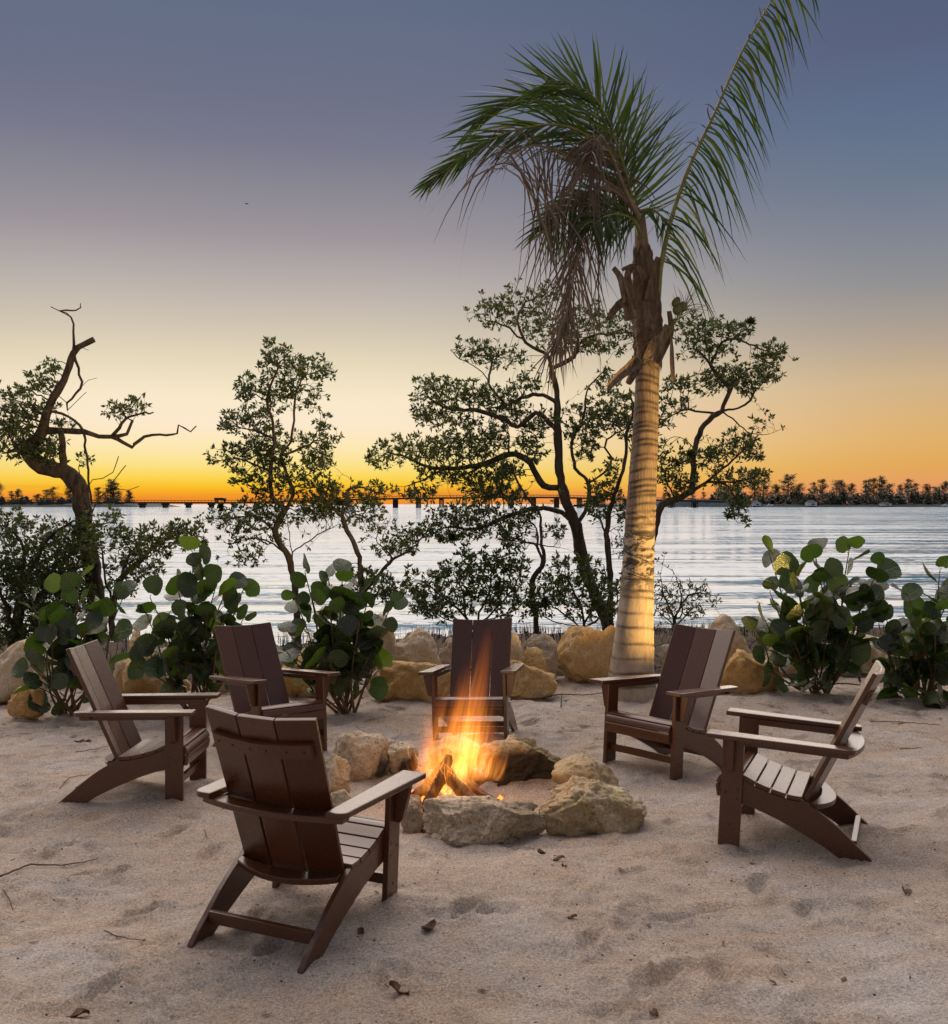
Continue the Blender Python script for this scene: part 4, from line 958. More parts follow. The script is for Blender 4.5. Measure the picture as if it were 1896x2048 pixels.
    for px, py, s in ((1352, 606, .040), (1355, 619, .044), (1367, 614, .036), (1349, 643, .02)):
        V = ICO[3][0] * np.array([s, s, s * 1.15]) ; V[:, 2] += .3 * s * (V[:, 2] > 0) * (V[:, 2] / s) ** 2
        o = mesh_np('coconut', V, ICO[3][1], M['coconut'], root, True); o.location = at(px, py, Yf - .10) - O; o.rotation_euler = (rq.uniform(-.5, .5), rq.uniform(-.5, .5), 0)
    # fronds
    def frond(pts, Ys, Llen, side, drop=.25, mat='frond', rmat='rachis', fwd=.75, wind=(0, 0, 0), t0=.14, n=84, w=.030, seed=1, jit=.10, nfac=Vector((0, -1, .3)), rw=.020, rag=0):
        """pts: midrib in photo pixels, Ys: distances along it; side: +1/-1/0 both; Llen(t) leaflet length"""
        rq = random.Random(seed); k = len(pts)
        P = spline([at(px, py, Ys[0] + (Ys[1] - Ys[0]) * (i / (k - 1)) ** 1.2) - O for i, (px, py) in enumerate(pts)], .02); m = len(P)
        R = MB(); R.tube(P[::2] if m > 6 else P, [rw * (1 - .9 * i / (len(P[::2]) - 1)) + .001 for i in range(len(P[::2]))] if m > 6 else rw, 6)
        fr = R.build('frond', M[rmat], root, True)
        Lf = MB(); wv = Vector(wind)
        for s in ((1, -1) if side == 0 else (side,)):
            for i in range(n):
                t = t0 + (1 - t0) * (i + rq.uniform(-.3, .3)) / n; t = min(max(t, 0), .999); q = t * (m - 1); a = int(q); p = P[a].lerp(P[min(a + 1, m - 1)], q - a)
                T = (P[min(a + 3, m - 1)] - P[max(a - 2, 0)]).normalized(); S = T.cross(nfac).normalized() * s; Nn = S.cross(T) * s
                ln = Llen(t) * rq.uniform(.86, 1.08)
                if rag and rq.random() < rag: ln *= rq.uniform(.25, .8)
                d = (S * (1 - fwd * (.55 + .45 * t)) + T * fwd * (.6 + .5 * t) + Nn * rq.gauss(0, jit) + Vector((rq.gauss(0, jit), rq.gauss(0, jit), rq.gauss(0, jit))) * .6).normalized()
                K = 5; pts_ = []; dj = rq.uniform(.55, 1.25); jw = Vector((rq.gauss(0, .10), rq.gauss(0, .10), 0)) * (2.2 if mat == 'deadfrond' else 1)
                for j in range(K + 1):
                    f = j / K; pts_.append(p + d * ln * f + (wv + jw + Vector((0, 0, -drop * dj))) * ln * f * f)
                # keep length
                wn = (Nn + Vector((rq.gauss(0, .5), rq.gauss(0, .5), rq.gauss(0, .5)))).normalized(); tone = min(1, max(0, rq.gauss(.40, .22)))
                V = []
                for j in range(K + 1):
                    f = j / K; tt = (pts_[min(j + 1, K)] - pts_[max(j - 1, 0)]).normalized(); ws_ = tt.cross(wn).normalized() * (w * .5 * (.55 + .9 * f if f < .25 else 1.0 * (1 - ((f - .25) / .75) ** 1.7) * .78 + .03)); V += [pts_[j] - ws_, pts_[j] + ws_]
                Lf.add(V, [(2 * j, 2 * j + 1, 2 * j + 3, 2 * j + 2) for j in range(K)], tone)
        tag(Lf.build('leaflets', M[mat], fr), kind='stuff'); return fr
    tri = lambda a, b, c: (lambda t: a + (b - a) * min(1, t / .35) if t < .35 else b + (c - b) * (t - .35) / .65)
    z3 = lambda p: zm(800, 0, .487, p)
    # right tall frond, leaflets hanging to the right
    frond([(1314, 640), (1318, 575), (1323, 526), (1345, 429), (1384, 321), (1428, 229), (1482, 107), (1530, 24), (1572, -45), (1600, -85)], (YP - .05, YP - .5), tri(.50, .60, .36), 1, .66, fwd=-.20, t0=.16, n=96, seed=1, wind=(-.08, 0, -.35), w=.028, jit=.30, rw=.026, rag=.34)
    frond([(1330, 500), (1345, 429), (1384, 321), (1428, 229), (1482, 107), (1530, 24), (1572, -45), (1600, -85)], (YP - .15, YP - .5), tri(.12, .22, .36), -1, .2, fwd=.5, t0=.3, n=20, seed=2, wind=(.12, 0, -.25), w=.020, jit=.35, rag=.5, mat='deadfrond', rw=.012)
    # main green fronds, blown to the left
    frond(z3([(985, 980), (965, 880), (940, 760), (905, 640), (868, 530), (815, 420), (745, 360), (670, 335), (600, 330)]), (YP - .05, YP - .35), tri(.70, .86, .45), 0, .10, fwd=.62, t0=.16, n=58, seed=3, w=.028, wind=(-.05, 0, .05), nfac=Vector((.1, -1, .2)))
    frond(z3([(985, 985), (950, 830), (895, 700), (830, 605), (740, 540), (640, 512), (540, 520), (430, 550), (310, 606), (190, 695), (115, 755)]), (YP, YP - .75), tri(.55, .66, .20), 0, .18, fwd=.80, t0=.16, n=76, seed=4, w=.027, wind=(-.12, 0, -.05))
    frond(z3([(985, 980), (945, 800), (880, 620), (800, 500), (700, 430), (590, 395), (480, 400), (380, 445), (290, 520)]), (YP + .1, YP + .1), tri(.6, .72, .36), 0, .12, fwd=.8, t0=.18, n=54, seed=5, w=.027, wind=(-.12, 0, .02))
    frond(z3([(990, 980), (975, 860), (950, 700), (925, 560), (890, 450)]), (YP + .1, YP + .8), tri(.55, .85, .6), 1, .06, fwd=.62, t0=.12, n=32, seed=7, w=.027, wind=(.06, 0, .04))
    frond(z3([(985, 930), (930, 870), (850, 830), (760, 830), (680, 870), (600, 950)]), (YP - .05, YP - .5), tri(.40, .50, .3), 0, .5, fwd=.6, t0=.1, n=64, seed=8, w=.028)
    frond(z3([(985, 960), (960, 905), (900, 880), (840, 890), (790, 930)]), (YP - .1, YP - .6), tri(.35, .42, .25), 0, .6, fwd=.5, t0=.1, n=40, seed=12, w=.028)
    # small torn frond on the right of the crown
    frond(z3([(985, 870), (1030, 860), (1070, 885), (1100, 930)]), (YP - .1, YP - .2), tri(.18, .24, .16), 0, .6, fwd=.6, t0=.1, n=12, seed=9, w=.024, jit=.3)
    # dead hanging fronds
    frond(z3([(985, 870), (900, 785), (800, 715), (700, 650), (600, 605), (520, 600), (450, 640), (420, 700)]), (YP - .15, YP - .75), tri(.55, .92, .75), 0, 1.25, 'deadfrond', 'deadrachis', .15, (.02, 0, 0), .16, 46, .022, 10, .22, rag=.25)
    frond(z3([(985, 890), (900, 800), (840, 770), (790, 810), (755, 930), (720, 1100), (690, 1260), (655, 1390), (615, 1452)]), (YP - .2, YP - .7), tri(.42, .50, .22), 0, .8, 'deadfrond', 'deadrachis', .75, (-.02, 0, -.3), .22, 50, .020, 11, .25, rag=.2)
    frond(z3([(985, 900), (930, 790), (870, 640), (828, 560), (795, 600), (765, 680)]), (YP - .25, YP - .65), tri(.2, .42, .3), 0, .9, 'deadfrond', 'deadrachis', .6, (0, 0, -.3), .5, 34, .022, 14, .2)
    # up-light at the foot of the trunk
    p = Vector((4.3, 7.4, 0)); Yl = 7.4; zg = gz(4.3, Yl)
    e = empty('garden_uplight', (p.x, Yl, zg), 'small dark garden spotlight on a stake aimed at the palm trunk', 'lamp')
    b = MB(); b.tube([(0, 0, -.08), (0, 0, .10)], .010, 8); b.build('stake', M['dark'], e)
    tgt = at(1285, 1040, YP - .03) - e.location; d = (tgt - Vector((0, 0, .13))).normalized(); q = Vector((0, 0, .13))
    b = MB(); b.tube([q - d * .055, q - d * .045, q + d * .05], [.018, .034, .036], 14); b.build('housing', M['dark'], e)
    b = MB(); b.tube([q + d * .0505, q + d * .052], .030, 14); b.build('lens', mat_emit('uplight_lens', (1, .72, .32), 18), e)
    l = bpy.data.lights.new('uplight', 'SPOT'); l.energy = 1700; l.color = (1, .60, .18); l.spot_size = math.radians(42); l.spot_blend = .45; l.shadow_soft_size = .03
    lo = bpy.data.objects.new('uplight', l); COL.objects.link(lo); lo.location = e.location + q + d * .06; lo.rotation_euler = (-d).to_track_quat('Z', 'Y').to_euler()
build_palm()

# ------------------------------------------------------------------ mangroves
def grow(name, label, cat, group, Y, paths, blobs, seed, tip=.0022, leaf=(.070, .029), dens=1.0, leafy=True, spread=.6, nleaf=5, pw=2.15, bare=0, mat='bark', trunk_px=None, widths=None):
    """paths: main limbs in photo pixels, the first is the trunk; blobs: (cx,cy,rx,ry,n) crown lobes in photo pixels that twigs grow into"""
    r = np.random.default_rng(seed); rr = random.Random(seed)
    pos = []; par = []; span = {}
    def nearest(p):
        A = np.array(pos); return int(((A - np.array(p)) ** 2).sum(1).argmin())
    for ip, pth in enumerate(paths):
        if ip == 0: ys = [Y + .0 * i for i in range(len(pth))]; last = -1
        else:
            p0 = at(*pth[0], Y); A = np.array(pos); q = int(((A[:, [0, 2]] - np.array([p0.x, p0.z])) ** 2).sum(1).argmin()); last = q; y0 = pos[q][1]
            dr = rr.uniform(-1, 1) * spread; ys = [y0 + dr * (i / max(1, len(pth) - 1)) ** 1.0 for i in range(len(pth))]
        P = [at(px, py, Y) for px, py in pth]
        for p, y in zip(P, ys): p.x *= y / Y; p.z = HC + (p.z - HC) * y / Y; p.y = y
        if ip: P[0] = Vector(pos[last])
        S = spline(P, .07)
        for i, p in enumerate(S):
            if ip and i == 0: continue
            j = p + Vector((rr.gauss(0, .006), rr.gauss(0, .012), rr.gauss(0, .006)))
            pos.append((j.x, j.y, j.z)); par.append(last); last = len(pos) - 1; span.setdefault(ip, []).append(last)
    nmain = len(pos)
    # attraction points
    AT = []
    for (cx, cy, rx, ry, n) in blobs:
        c = at(cx, cy, Y); A = np.array(pos[:nmain]); yb = A[((A[:, [0, 2]] - np.array([c.x, c.z])) ** 2).sum(1).argmin(), 1]
        n = int(n * dens * 2.3); rx *= 1.10; ry *= 1.12
        q = r.normal(size=(n, 3)) * .52; q = q[np.linalg.norm(q, axis=1) < 1.5]; n = len(q)
        # clumpy: pull toward a few sub-centres
        k = max(2, n // 16); sc = q[r.integers(0, n, k)]; near = ((q[:, None] - sc[None]) ** 2).sum(-1).argmin(1); q = q * .78 + sc[near] * .22
        rxm, rym = rx / F * Y, ry / F * Y; dm = .7 * min(rxm, rym) + .15
        AT.append(np.array([c.x, yb + rr.uniform(-.1, .1), c.z]) + q * np.array([rxm, dm, rym]))
    if AT:
        AT = np.concatenate(AT); PN = np.array(pos); D = np.full(len(AT), 1e9); NI = np.zeros(len(AT), int)
        for s in range(0, len(AT), 400):
            d2 = ((AT[s:s + 400, None] - PN[None]) ** 2).sum(-1); NI[s:s + 400] = d2.argmin(1); D[s:s + 400] = d2.min(1)
        alive = np.ones(len(AT), bool); step = .055
        for it in range(70):
            ii = np.where(alive)[0]
            if not len(ii): break
            dirs = {}
            for a in ii:
                v = AT[a] - PN[NI[a]]; v = v / (np.linalg.norm(v) + 1e-9)
                if NI[a] in dirs: dirs[NI[a]] = dirs[NI[a]] + v
                else: dirs[NI[a]] = v
            new = []
            for k, v in dirs.items():
                v = v / (np.linalg.norm(v) + 1e-9) + r.normal(size=3) * .28; pk = par[k]
                if pk >= 0: t = PN[k] - PN[pk]; v = v + .35 * t / (np.linalg.norm(t) + 1e-9)
                v /= np.linalg.norm(v); new.append(PN[k] + v * step); par.append(k)
            new = np.array(new); n0 = len(PN); PN = np.concatenate([PN, new])
            d2 = ((AT[ii][:, None] - new[None]) ** 2).sum(-1); m = d2.min(1); am = d2.argmin(1)
            up = m < D[ii]; D[ii[up]] = m[up]; NI[ii[up]] = n0 + am[up]
            alive &= D > .050 ** 2
            if len(PN) > 16000: break
        pos = [tuple(p) for p in PN]
    n = len(pos); ch = [[] for _ in range(n)]
    for i, p in enumerate(par):
        if p >= 0: ch[p].append(i)
    R = [0.0] * n
    for i in range(n - 1, -1, -1):
        s = 0.0
        for c in ch[i]: s += R[c] ** pw
        R[i] = max(tip, s ** (1 / pw)) if ch[i] else tip
    # scale limbs to the measured trunk
    if trunk_px:
        rt = trunk_px / F * Y / 2; ex = math.log(rt / tip) / max(1e-6, math.log(max(R[0], tip * 1.5) / tip)); R = [tip * (x / tip) ** ex for x in R]
    for i in range(nmain):
        if bare and R[i] < bare: R[i] = max(R[i], bare)
    for ip, (w0, w1) in (widths or {}).items():
        for q, i in enumerate(span.get(ip, [])): R[i] = max(R[i], (w0 + (w1 - w0) * q / max(1, len(span[ip]) - 1)) / F * Y / 2)
    root = Vector(pos[0]); P = [Vector(p) - root for p in pos]
    m = MB(); done = set()
    stack = [(0, None)]
    while stack:
        i, pre = stack.pop(); line = [] if pre is None else [P[pre]]; rad = [] if pre is None else [min(R[pre], R[i] * 1.25)]
        while True:
            line.append(P[i]); rad.append(R[i])
            if not ch[i]: break
            c = sorted(ch[i], key=lambda q: -R[q])
            for o in c[1:]: stack.append((o, i))
            i = c[0]
        rad = [x * (1 + .07 * math.sin(k * 1.3 + len(line))) if x > .015 else x for k, x in enumerate(rad)]
        big = max(rad); m.tube(line, rad, 10 if big > .05 else 6 if big > .015 else 4 if big > .006 else 3)
    g = gz(root.x, root.y); e = empty(name, (root.x, root.y, root.z), label, cat, group)
    m.build('trunk', M[mat], e, True)
    if leafy:
        lf = MB(); L0, W0 = leaf
        for i in range(nmain if bare else 0, n):
            if R[i] > tip * 1.9: continue
            d = (P[i] - P[par[i]]).normalized() if par[i] >= 0 else Vector((0, 0, 1))
            k = nleaf + 2 if not ch[i] else (2 if rr.random() < .35 else 0)
            ph = rr.uniform(0, 6.3)
            for q in range(k):
                a = ph + q * 2.4; o = d.orthogonal().normalized(); o = Matrix.Rotation(a, 3, d) @ o
                dirv = (o * .85 + d * rr.uniform(.15, .9) + Vector((0, 0, .28)) + Vector((rr.gauss(0, .2), rr.gauss(0, .2), rr.gauss(0, .2)))).normalized()
                s = dirv.cross(Vector((rr.gauss(0, 1), rr.gauss(0, 1), rr.gauss(0, 1)))).normalized(); nn = s.cross(dirv)
                l = L0 * rr.uniform(.7, 1.2); w = W0 * rr.uniform(.8, 1.2); b = P[i] + d * rr.uniform(-.02, .02)
                tone = min(1, max(0, rr.gauss(.38, .24)))
                lf.add([b, b + dirv * l * .45 + s * w * .5 + nn * w * .12, b + dirv * l, b + dirv * l * .45 - s * w * .5 + nn * w * .12], [(0, 1, 2), (0, 2, 3)], tone)
        tag(lf.build('foliage', M['leaf'], e), kind='stuff')
    return e
def build_trees():
    A = lambda p: zm(0, 560, .4009, p); Bq = lambda p: zm(650, 560, .4009, p); Cq = lambda p: zm(1196, 560, .4009, p)
    def bl(f, L): return [(*f([(cx, cy)])[0], rx * .4009, ry * .4009, n) for cx, cy, rx, ry, n in L]
    G = 'mangrove trees on the bank'
    grow('mangrove_tree', 'gnarled mangrove at the left with a snapped bare top and one long bare limb', 'tree', G, 13.6, [
        A([(492, 1760), (478, 1600), (452, 1400), (425, 1250), (405, 1080), (375, 1000), (320, 950)]), A([(320, 950), (250, 940), (180, 905), (135, 855), (150, 830), (190, 795), (218, 750), (225, 680), (268, 585), (318, 500), (342, 430), (368, 362), (420, 322), (470, 296)]),
        A([(330, 960), (312, 865), (312, 790), (300, 752)]), A([(225, 735), (300, 750), (420, 762), (520, 780), (628, 772), (660, 706)]), A([(570, 785), (610, 810), (655, 836), (720, 782), (800, 775), (882, 768), (890, 724), (950, 762), (978, 728)]),
        A([(545, 775), (620, 700), (680, 672), (770, 662)]), A([(368, 345), (370, 260), (356, 190), (300, 155), (250, 132)]), A([(356, 190), (385, 150), (402, 112)]), A([(135, 855), (80, 850), (15, 865)]),
        A([(290, 650), (340, 680), (415, 750), (430, 860), (446, 1000), (455, 1100)]), A([(372, 360), (385, 440), (404, 540), (335, 615), (330, 650)]), A([(330, 150), (345, 180)]), A([(395, 330), (440, 345)]), A([(405, 545), (440, 500), (480, 490)]), A([(345, 660), (390, 600), (430, 560)])],
        bl(A, [(95, 640, 105, 110, 150), (60, 770, 85, 70, 90), (230, 540, 60, 70, 60), (180, 830, 120, 60, 90), (265, 860, 80, 60, 70), (150, 720, 90, 60, 80), (290, 440, 40, 40, 26), (700, 635, 50, 36, 30), (590, 650, 70, 34, 36), (330, 710, 60, 24, 22), (400, 890, 34, 30, 12), (20, 850, 40, 30, 20), (240, 640, 60, 40, 30)]), 1, trunk_px=35, spread=.5, bare=.004, widths={0: (35, 24), 1: (22, 11), 2: (15, 12), 3: (14, 6), 4: (8, 2.5), 5: (7, 3), 6: (6, 1.8), 7: (4, 1.5), 9: (6, 4), 10: (6, 4)})
    grow('bare_sapling', 'leafless dead sapling forking right beside the gnarled left mangrove', 'tree', None, 13.3, [A([(455, 1500), (455, 1300), (452, 1180), (470, 1130), (520, 1060), (570, 1000), (630, 925)]), A([(453, 1160), (440, 1060), (460, 1000), (510, 985), (560, 962), (585, 895), (592, 880)]), A([(500, 1085), (580, 1045), (640, 1050), (690, 1030)]), A([(452, 1170), (400, 1000), (392, 920)])], [], 2, leafy=False, tip=.006, spread=.3)
    grow('mangrove_shrub', 'dense dark mangrove thicket at the left edge in front of the water', 'shrub', None, 13.0, [A([(60, 1900), (90, 1700), (110, 1500), (120, 1340), (60, 1250), (0, 1225)]), A([(110, 1500), (180, 1400), (220, 1310), (290, 1250), (365, 1200)]), A([(100, 1650), (220, 1560), (330, 1480), (420, 1420)]), A([(90, 1750), (20, 1600), (-40, 1450)]), A([(80, 1800), (200, 1720), (300, 1660)])],
        bl(A, [(60, 1220, 90, 70, 55), (120, 1560, 150, 130, 300), (300, 1330, 130, 100, 190), (240, 1480, 160, 110, 260), (60, 1420, 100, 120, 170), (100, 1750, 160, 100, 240), (330, 1600, 110, 100, 170), (380, 1240, 60, 60, 50), (-60, 1500, 80, 150, 120), (520, 1210, 50, 50, 24)]), 3, trunk_px=26, leaf=(.07, .028), dens=1.7)
    grow('mangrove_shrub', 'leafy mangrove branch clump right of the left trunk, spreading over the water', 'shrub', None, 13.2, [A([(560, 1800), (560, 1640), (600, 1500), (700, 1400), (800, 1300), (920, 1290), (1010, 1280)]), A([(600, 1500), (640, 1380), (700, 1300)]), A([(560, 1640), (520, 1480), (510, 1350)])],
        bl(A, [(720, 1320, 110, 70, 120), (860, 1270, 120, 50, 100), (960, 1290, 70, 40, 42), (660, 1430, 110, 60, 80), (520, 1320, 50, 70, 34), (630, 1280, 50, 40, 26), (620, 1530, 70, 40, 36)]), 4, trunk_px=14, dens=1.5)
    grow('mangrove_tree', 'upright leafy mangrove with a twisted double trunk left of centre', 'tree', G, 13.9, [
        A([(1492, 1820), (1480, 1650), (1462, 1480), (1440, 1385), (1385, 1300), (1372, 1250), (1415, 1165), (1408, 1135), (1356, 1080), (1352, 960), (1362, 860), (1372, 790), (1356, 715)]), A([(1462, 1470), (1452, 1330), (1432, 1190), (1425, 1140)]), A([(1412, 1150), (1465, 1075), (1440, 985), (1400, 880), (1450, 810), (1466, 700), (1470, 600), (1500, 500)]),
        A([(1356, 720), (1330, 600), (1370, 480), (1400, 400)]), A([(1372, 800), (1290, 760), (1220, 740)]), A([(1352, 960), (1270, 920), (1180, 890), (1090, 905)]), A([(1400, 880), (1500, 840), (1580, 800)]), A([(1440, 1385), (1350, 1310), (1250, 1290), (1150, 1320)]), A([(1480, 1370), (1560, 1290), (1640, 1240), (1700, 1232)]), A([(1375, 1240), (1280, 1180), (1150, 1190), (1040, 1190)])],
        bl(A, [(1440, 420, 120, 80, 105), (1370, 380, 60, 60, 40), (1560, 440, 80, 70, 50), (1340, 540, 130, 80, 110), (1240, 560, 60, 50, 34), (1500, 560, 100, 70, 60), (1200, 690, 110, 60, 70), (1100, 690, 40, 50, 22), (1150, 880, 90, 60, 60), (1280, 700, 90, 80, 80), (1300, 830, 120, 80, 110), (1540, 800, 100, 60, 95), (1570, 880, 70, 60, 60), (1260, 980, 110, 60, 90), (1460, 1000, 130, 80, 110), (1350, 900, 90, 80, 90), (1580, 700, 50, 60, 16),
                (1200, 1200, 160, 60, 95), (1380, 1180, 130, 70, 100), (1560, 1140, 110, 60, 80), (1110, 1180, 60, 40, 26), (1250, 1300, 140, 40, 50), (1200, 1380, 110, 50, 40), (1620, 1040, 60, 50, 34), (1300, 1100, 80, 50, 60)]), 5, trunk_px=13, dens=.8)
    grow('mangrove_tree', 'slender leaning mangrove with a kinked trunk between the second and the large one', 'tree', G, 13.7, [
        Bq([(190, 1620), (180, 1480), (170, 1385), (132, 1285), (95, 1215), (88, 1140), (122, 1045), (132, 1005), (90, 968), (45, 940), (0, 915), (-30, 880), (-20, 800)]), Bq([(128, 1050), (190, 1035), (260, 1060), (330, 1075)]), Bq([(95, 1180), (20, 1120), (-60, 1020), (-150, 930)]), Bq([(200, 1560), (270, 1470), (320, 1410), (340, 1390), (300, 1340), (260, 1310)]), Bq([(335, 1395), (400, 1360), (460, 1320)]), Bq([(90, 1200), (150, 1170), (220, 1190)]), Bq([(90, 1225), (20, 1240), (-80, 1330)])],
        bl(Bq, [(60, 1070, 90, 40, 55), (240, 1060, 90, 50, 70), (150, 1160, 130, 60, 90), (20, 1150, 90, 50, 60), (430, 1280, 70, 40, 40), (330, 1330, 80, 40, 40), (400, 1340, 70, 40, 36), (200, 1500, 100, 50, 100), (310, 1550, 70, 50, 80), (250, 1250, 90, 50, 30), (100, 1440, 50, 40, 22), (500, 1250, 60, 40, 26)]), 6, trunk_px=14)
    grow('mangrove_tree', 'large spreading mangrove with many crooked limbs behind the flames', 'tree', G, 14.2, [
        Bq([(1420, 1790), (1400, 1690), (1345, 1570), (1292, 1430), (1265, 1300), (1252, 1225), (1205, 1110), (1178, 1010), (1166, 850), (1160, 700), (1155, 560), (1132, 445), (1110, 380)]),
        Bq([(1262, 1240), (1308, 1130), (1314, 1010), (1250, 940), (1230, 850), (1240, 780), (1290, 690), (1310, 550), (1400, 440)]), Bq([(1312, 1000), (1400, 955), (1432, 890), (1392, 835), (1404, 795), (1480, 752), (1530, 720)]),
        Bq([(1178, 1050), (1090, 1025), (1042, 945), (1000, 890), (920, 868), (800, 915), (700, 935), (600, 940), (500, 930), (420, 890), (320, 862)]), Bq([(1163, 760), (1100, 690), (1050, 662), (960, 735), (905, 700), (850, 680), (750, 650), (620, 640), (540, 600)]), Bq([(1155, 625), (1090, 575), (1010, 580), (900, 625), (800, 640)]),
        Bq([(1110, 382), (1000, 310), (900, 230), (800, 200)]), Bq([(1108, 384), (940, 390), (830, 440)]), Bq([(1135, 450), (1240, 382), (1282, 300), (1350, 272), (1500, 262)]), Bq([(1240, 382), (1260, 280), (1200, 160)]), Bq([(1000, 310), (960, 200), (1000, 110)]),
        Bq([(900, 640), (830, 540), (800, 480), (720, 415), (660, 390), (626, 350)]), Bq([(810, 490), (835, 380)]), Bq([(1160, 720), (1220, 600), (1310, 540)]), Bq([(920, 868), (912, 760), (880, 700)]), Bq([(1178, 1010), (1160, 1090), (1080, 1150)]), Bq([(1252, 1215), (1180, 1160), (1060, 1140), (950, 1165), (850, 1205), (750, 1240), (600, 1232)]), Bq([(850, 1205), (760, 1280), (700, 1350)]), Bq([(800, 915), (720, 960), (640, 1000), (560, 1030)]), Bq([(600, 940), (520, 980), (400, 1030), (330, 1030)])],
        bl(Bq, [(1000, 160, 130, 80, 60), (830, 180, 90, 70, 46), (760, 300, 90, 50, 50), (880, 330, 120, 50, 60), (1150, 200, 130, 90, 60), (1330, 150, 120, 80, 55), (1450, 250, 90, 60, 40), (1250, 300, 110, 60, 50), (1090, 90, 70, 60, 24), (1400, 330, 80, 40, 24),
                (560, 560, 110, 60, 90), (700, 580, 120, 60, 95), (520, 660, 70, 50, 40), (640, 690, 130, 50, 80), (850, 590, 110, 60, 65), (1000, 520, 90, 50, 34), (950, 660, 90, 60, 60), (1060, 720, 80, 60, 60), (1350, 660, 110, 60, 95), (1290, 760, 80, 60, 60), (1450, 700, 70, 50, 46), (1400, 520, 60, 60, 16),
                (360, 830, 90, 50, 72), (260, 890, 60, 40, 34), (480, 860, 110, 60, 105), (620, 830, 130, 70, 125), (780, 840, 110, 70, 100), (560, 960, 110, 40, 60), (700, 980, 110, 50, 60), (880, 960, 110, 50, 60), (830, 1060, 100, 50, 95), (950, 1080, 60, 50, 55), (760, 1000, 60, 60, 40), (860, 760, 80, 50, 46), (1020, 830, 70, 60, 50), (450, 1060, 90, 40, 55),
                (800, 1180, 130, 70, 120), (640, 1170, 110, 50, 60), (700, 1260, 120, 50, 60), (900, 1250, 80, 60, 34), (1000, 1170, 60, 30, 28), (580, 1270, 80, 40, 30), (1300, 850, 60, 50, 30)]), 7, trunk_px=24, spread=.7, dens=1.35)
    grow('mangrove_tree', 'thin dark mangrove stem with a forked top just left of the large trunk', 'tree', G, 13.9, [
        Bq([(1050, 1790), (1052, 1680), (1030, 1560), (1045, 1480), (1088, 1400), (1080, 1290), (1070, 1160), (1010, 1085), (950, 985), (922, 905), (905, 760)]), Bq([(1085, 1400), (1060, 1330), (1055, 1240), (960, 1160)]), Bq([(1070, 1170), (1120, 1110), (1168, 1060)]), Bq([(1085, 1335), (1140, 1330), (1240, 1350)]), Bq([(1060, 1690), (1130, 1600), (1180, 1550)])],
        bl(Bq, [(900, 960, 60, 60, 22), (1000, 1230, 60, 40, 22), (960, 1320, 80, 50, 34), (1150, 1250, 50, 50, 14), (1100, 1480, 40, 40, 14)]), 8, trunk_px=11)
    grow('mangrove_tree', 'dark straight mangrove stem rising between the large mangrove and the palm trunk', 'tree', G, 13.8, [
        Bq([(1432, 1790), (1425, 1680), (1425, 1560), (1418, 1440), (1408, 1300), (1410, 1230), (1432, 1100), (1470, 1000), (1500, 870), (1505, 760), (1540, 660), (1520, 560)]), Bq([(1412, 1260), (1380, 1210), (1370, 1180), (1310, 1170)]), Bq([(1410, 1255), (1460, 1230), (1540, 1225)]), Bq([(1440, 1080), (1380, 1040), (1340, 960)]), Bq([(1500, 860), (1560, 820)])],
        bl(Bq, [(1400, 1050, 70, 60, 46), (1520, 740, 60, 60, 44), (1490, 600, 70, 60, 44), (1390, 1160, 60, 50, 22), (1480, 1160, 60, 50, 22), (1500, 1350, 40, 60, 26), (1350, 1120, 60, 60, 30), (1440, 950, 50, 60, 26)]), 9, trunk_px=12)
    grow('mangrove_tree', 'mangrove with two rising crooked limbs to the right of the palm trunk', 'tree', G, 13.4, [
        Cq([(210, 1800), (230, 1550), (262, 1350), (285, 1235), (322, 1125), (420, 1080), (520, 1020), (620, 942), (690, 880), (740, 832)]), Cq([(480, 1045), (478, 960), (482, 850), (530, 722), (620, 656), (700, 640), (762, 602), (782, 560)]), Cq([(622, 656), (640, 590), (660, 545), (600, 480), (560, 420)]), Cq([(600, 670), (520, 655), (420, 650), (350, 690), (290, 700)]),
        Cq([(630, 665), (690, 710), (725, 742), (790, 770), (850, 768), (920, 742)]), Cq([(560, 1000), (700, 1008), (790, 975), (850, 960)]), Cq([(640, 1015), (690, 1090), (700, 1160), (690, 1200)]), Cq([(555, 420), (480, 340), (400, 380)]), Cq([(560, 420), (620, 310), (700, 290)]), Cq([(485, 850), (440, 800), (380, 780)]), Cq([(400, 1090), (350, 1020), (330, 950)])],
        bl(Cq, [(470, 270, 110, 60, 80), (590, 280, 90, 50, 60), (680, 280, 60, 40, 34), (540, 350, 110, 50, 60), (800, 390, 90, 50, 80), (860, 460, 70, 50, 56), (740, 450, 70, 50, 50), (640, 480, 90, 60, 85), (540, 500, 90, 50, 60), (440, 520, 80, 40, 46), (760, 520, 90, 40, 70), (420, 610, 80, 40, 46), (370, 680, 60, 40, 28), (680, 760, 30, 30, 8), (840, 700, 60, 50, 8), (740, 810, 60, 40, 50), (640, 860, 90, 50, 60), (720, 860, 70, 40, 40), (560, 900, 70, 40, 32), (460, 890, 60, 40, 26),
                (350, 960, 80, 60, 60), (420, 1010, 80, 50, 46), (330, 860, 40, 70, 30), (810, 975, 60, 40, 60), (720, 990, 60, 30, 30), (690, 1130, 44, 40, 46), (690, 1190, 24, 30, 12), (650, 1060, 44, 40, 40), (380, 1060, 50, 30, 20), (600, 960, 60, 40, 26)]), 10, trunk_px=14, spread=.5)
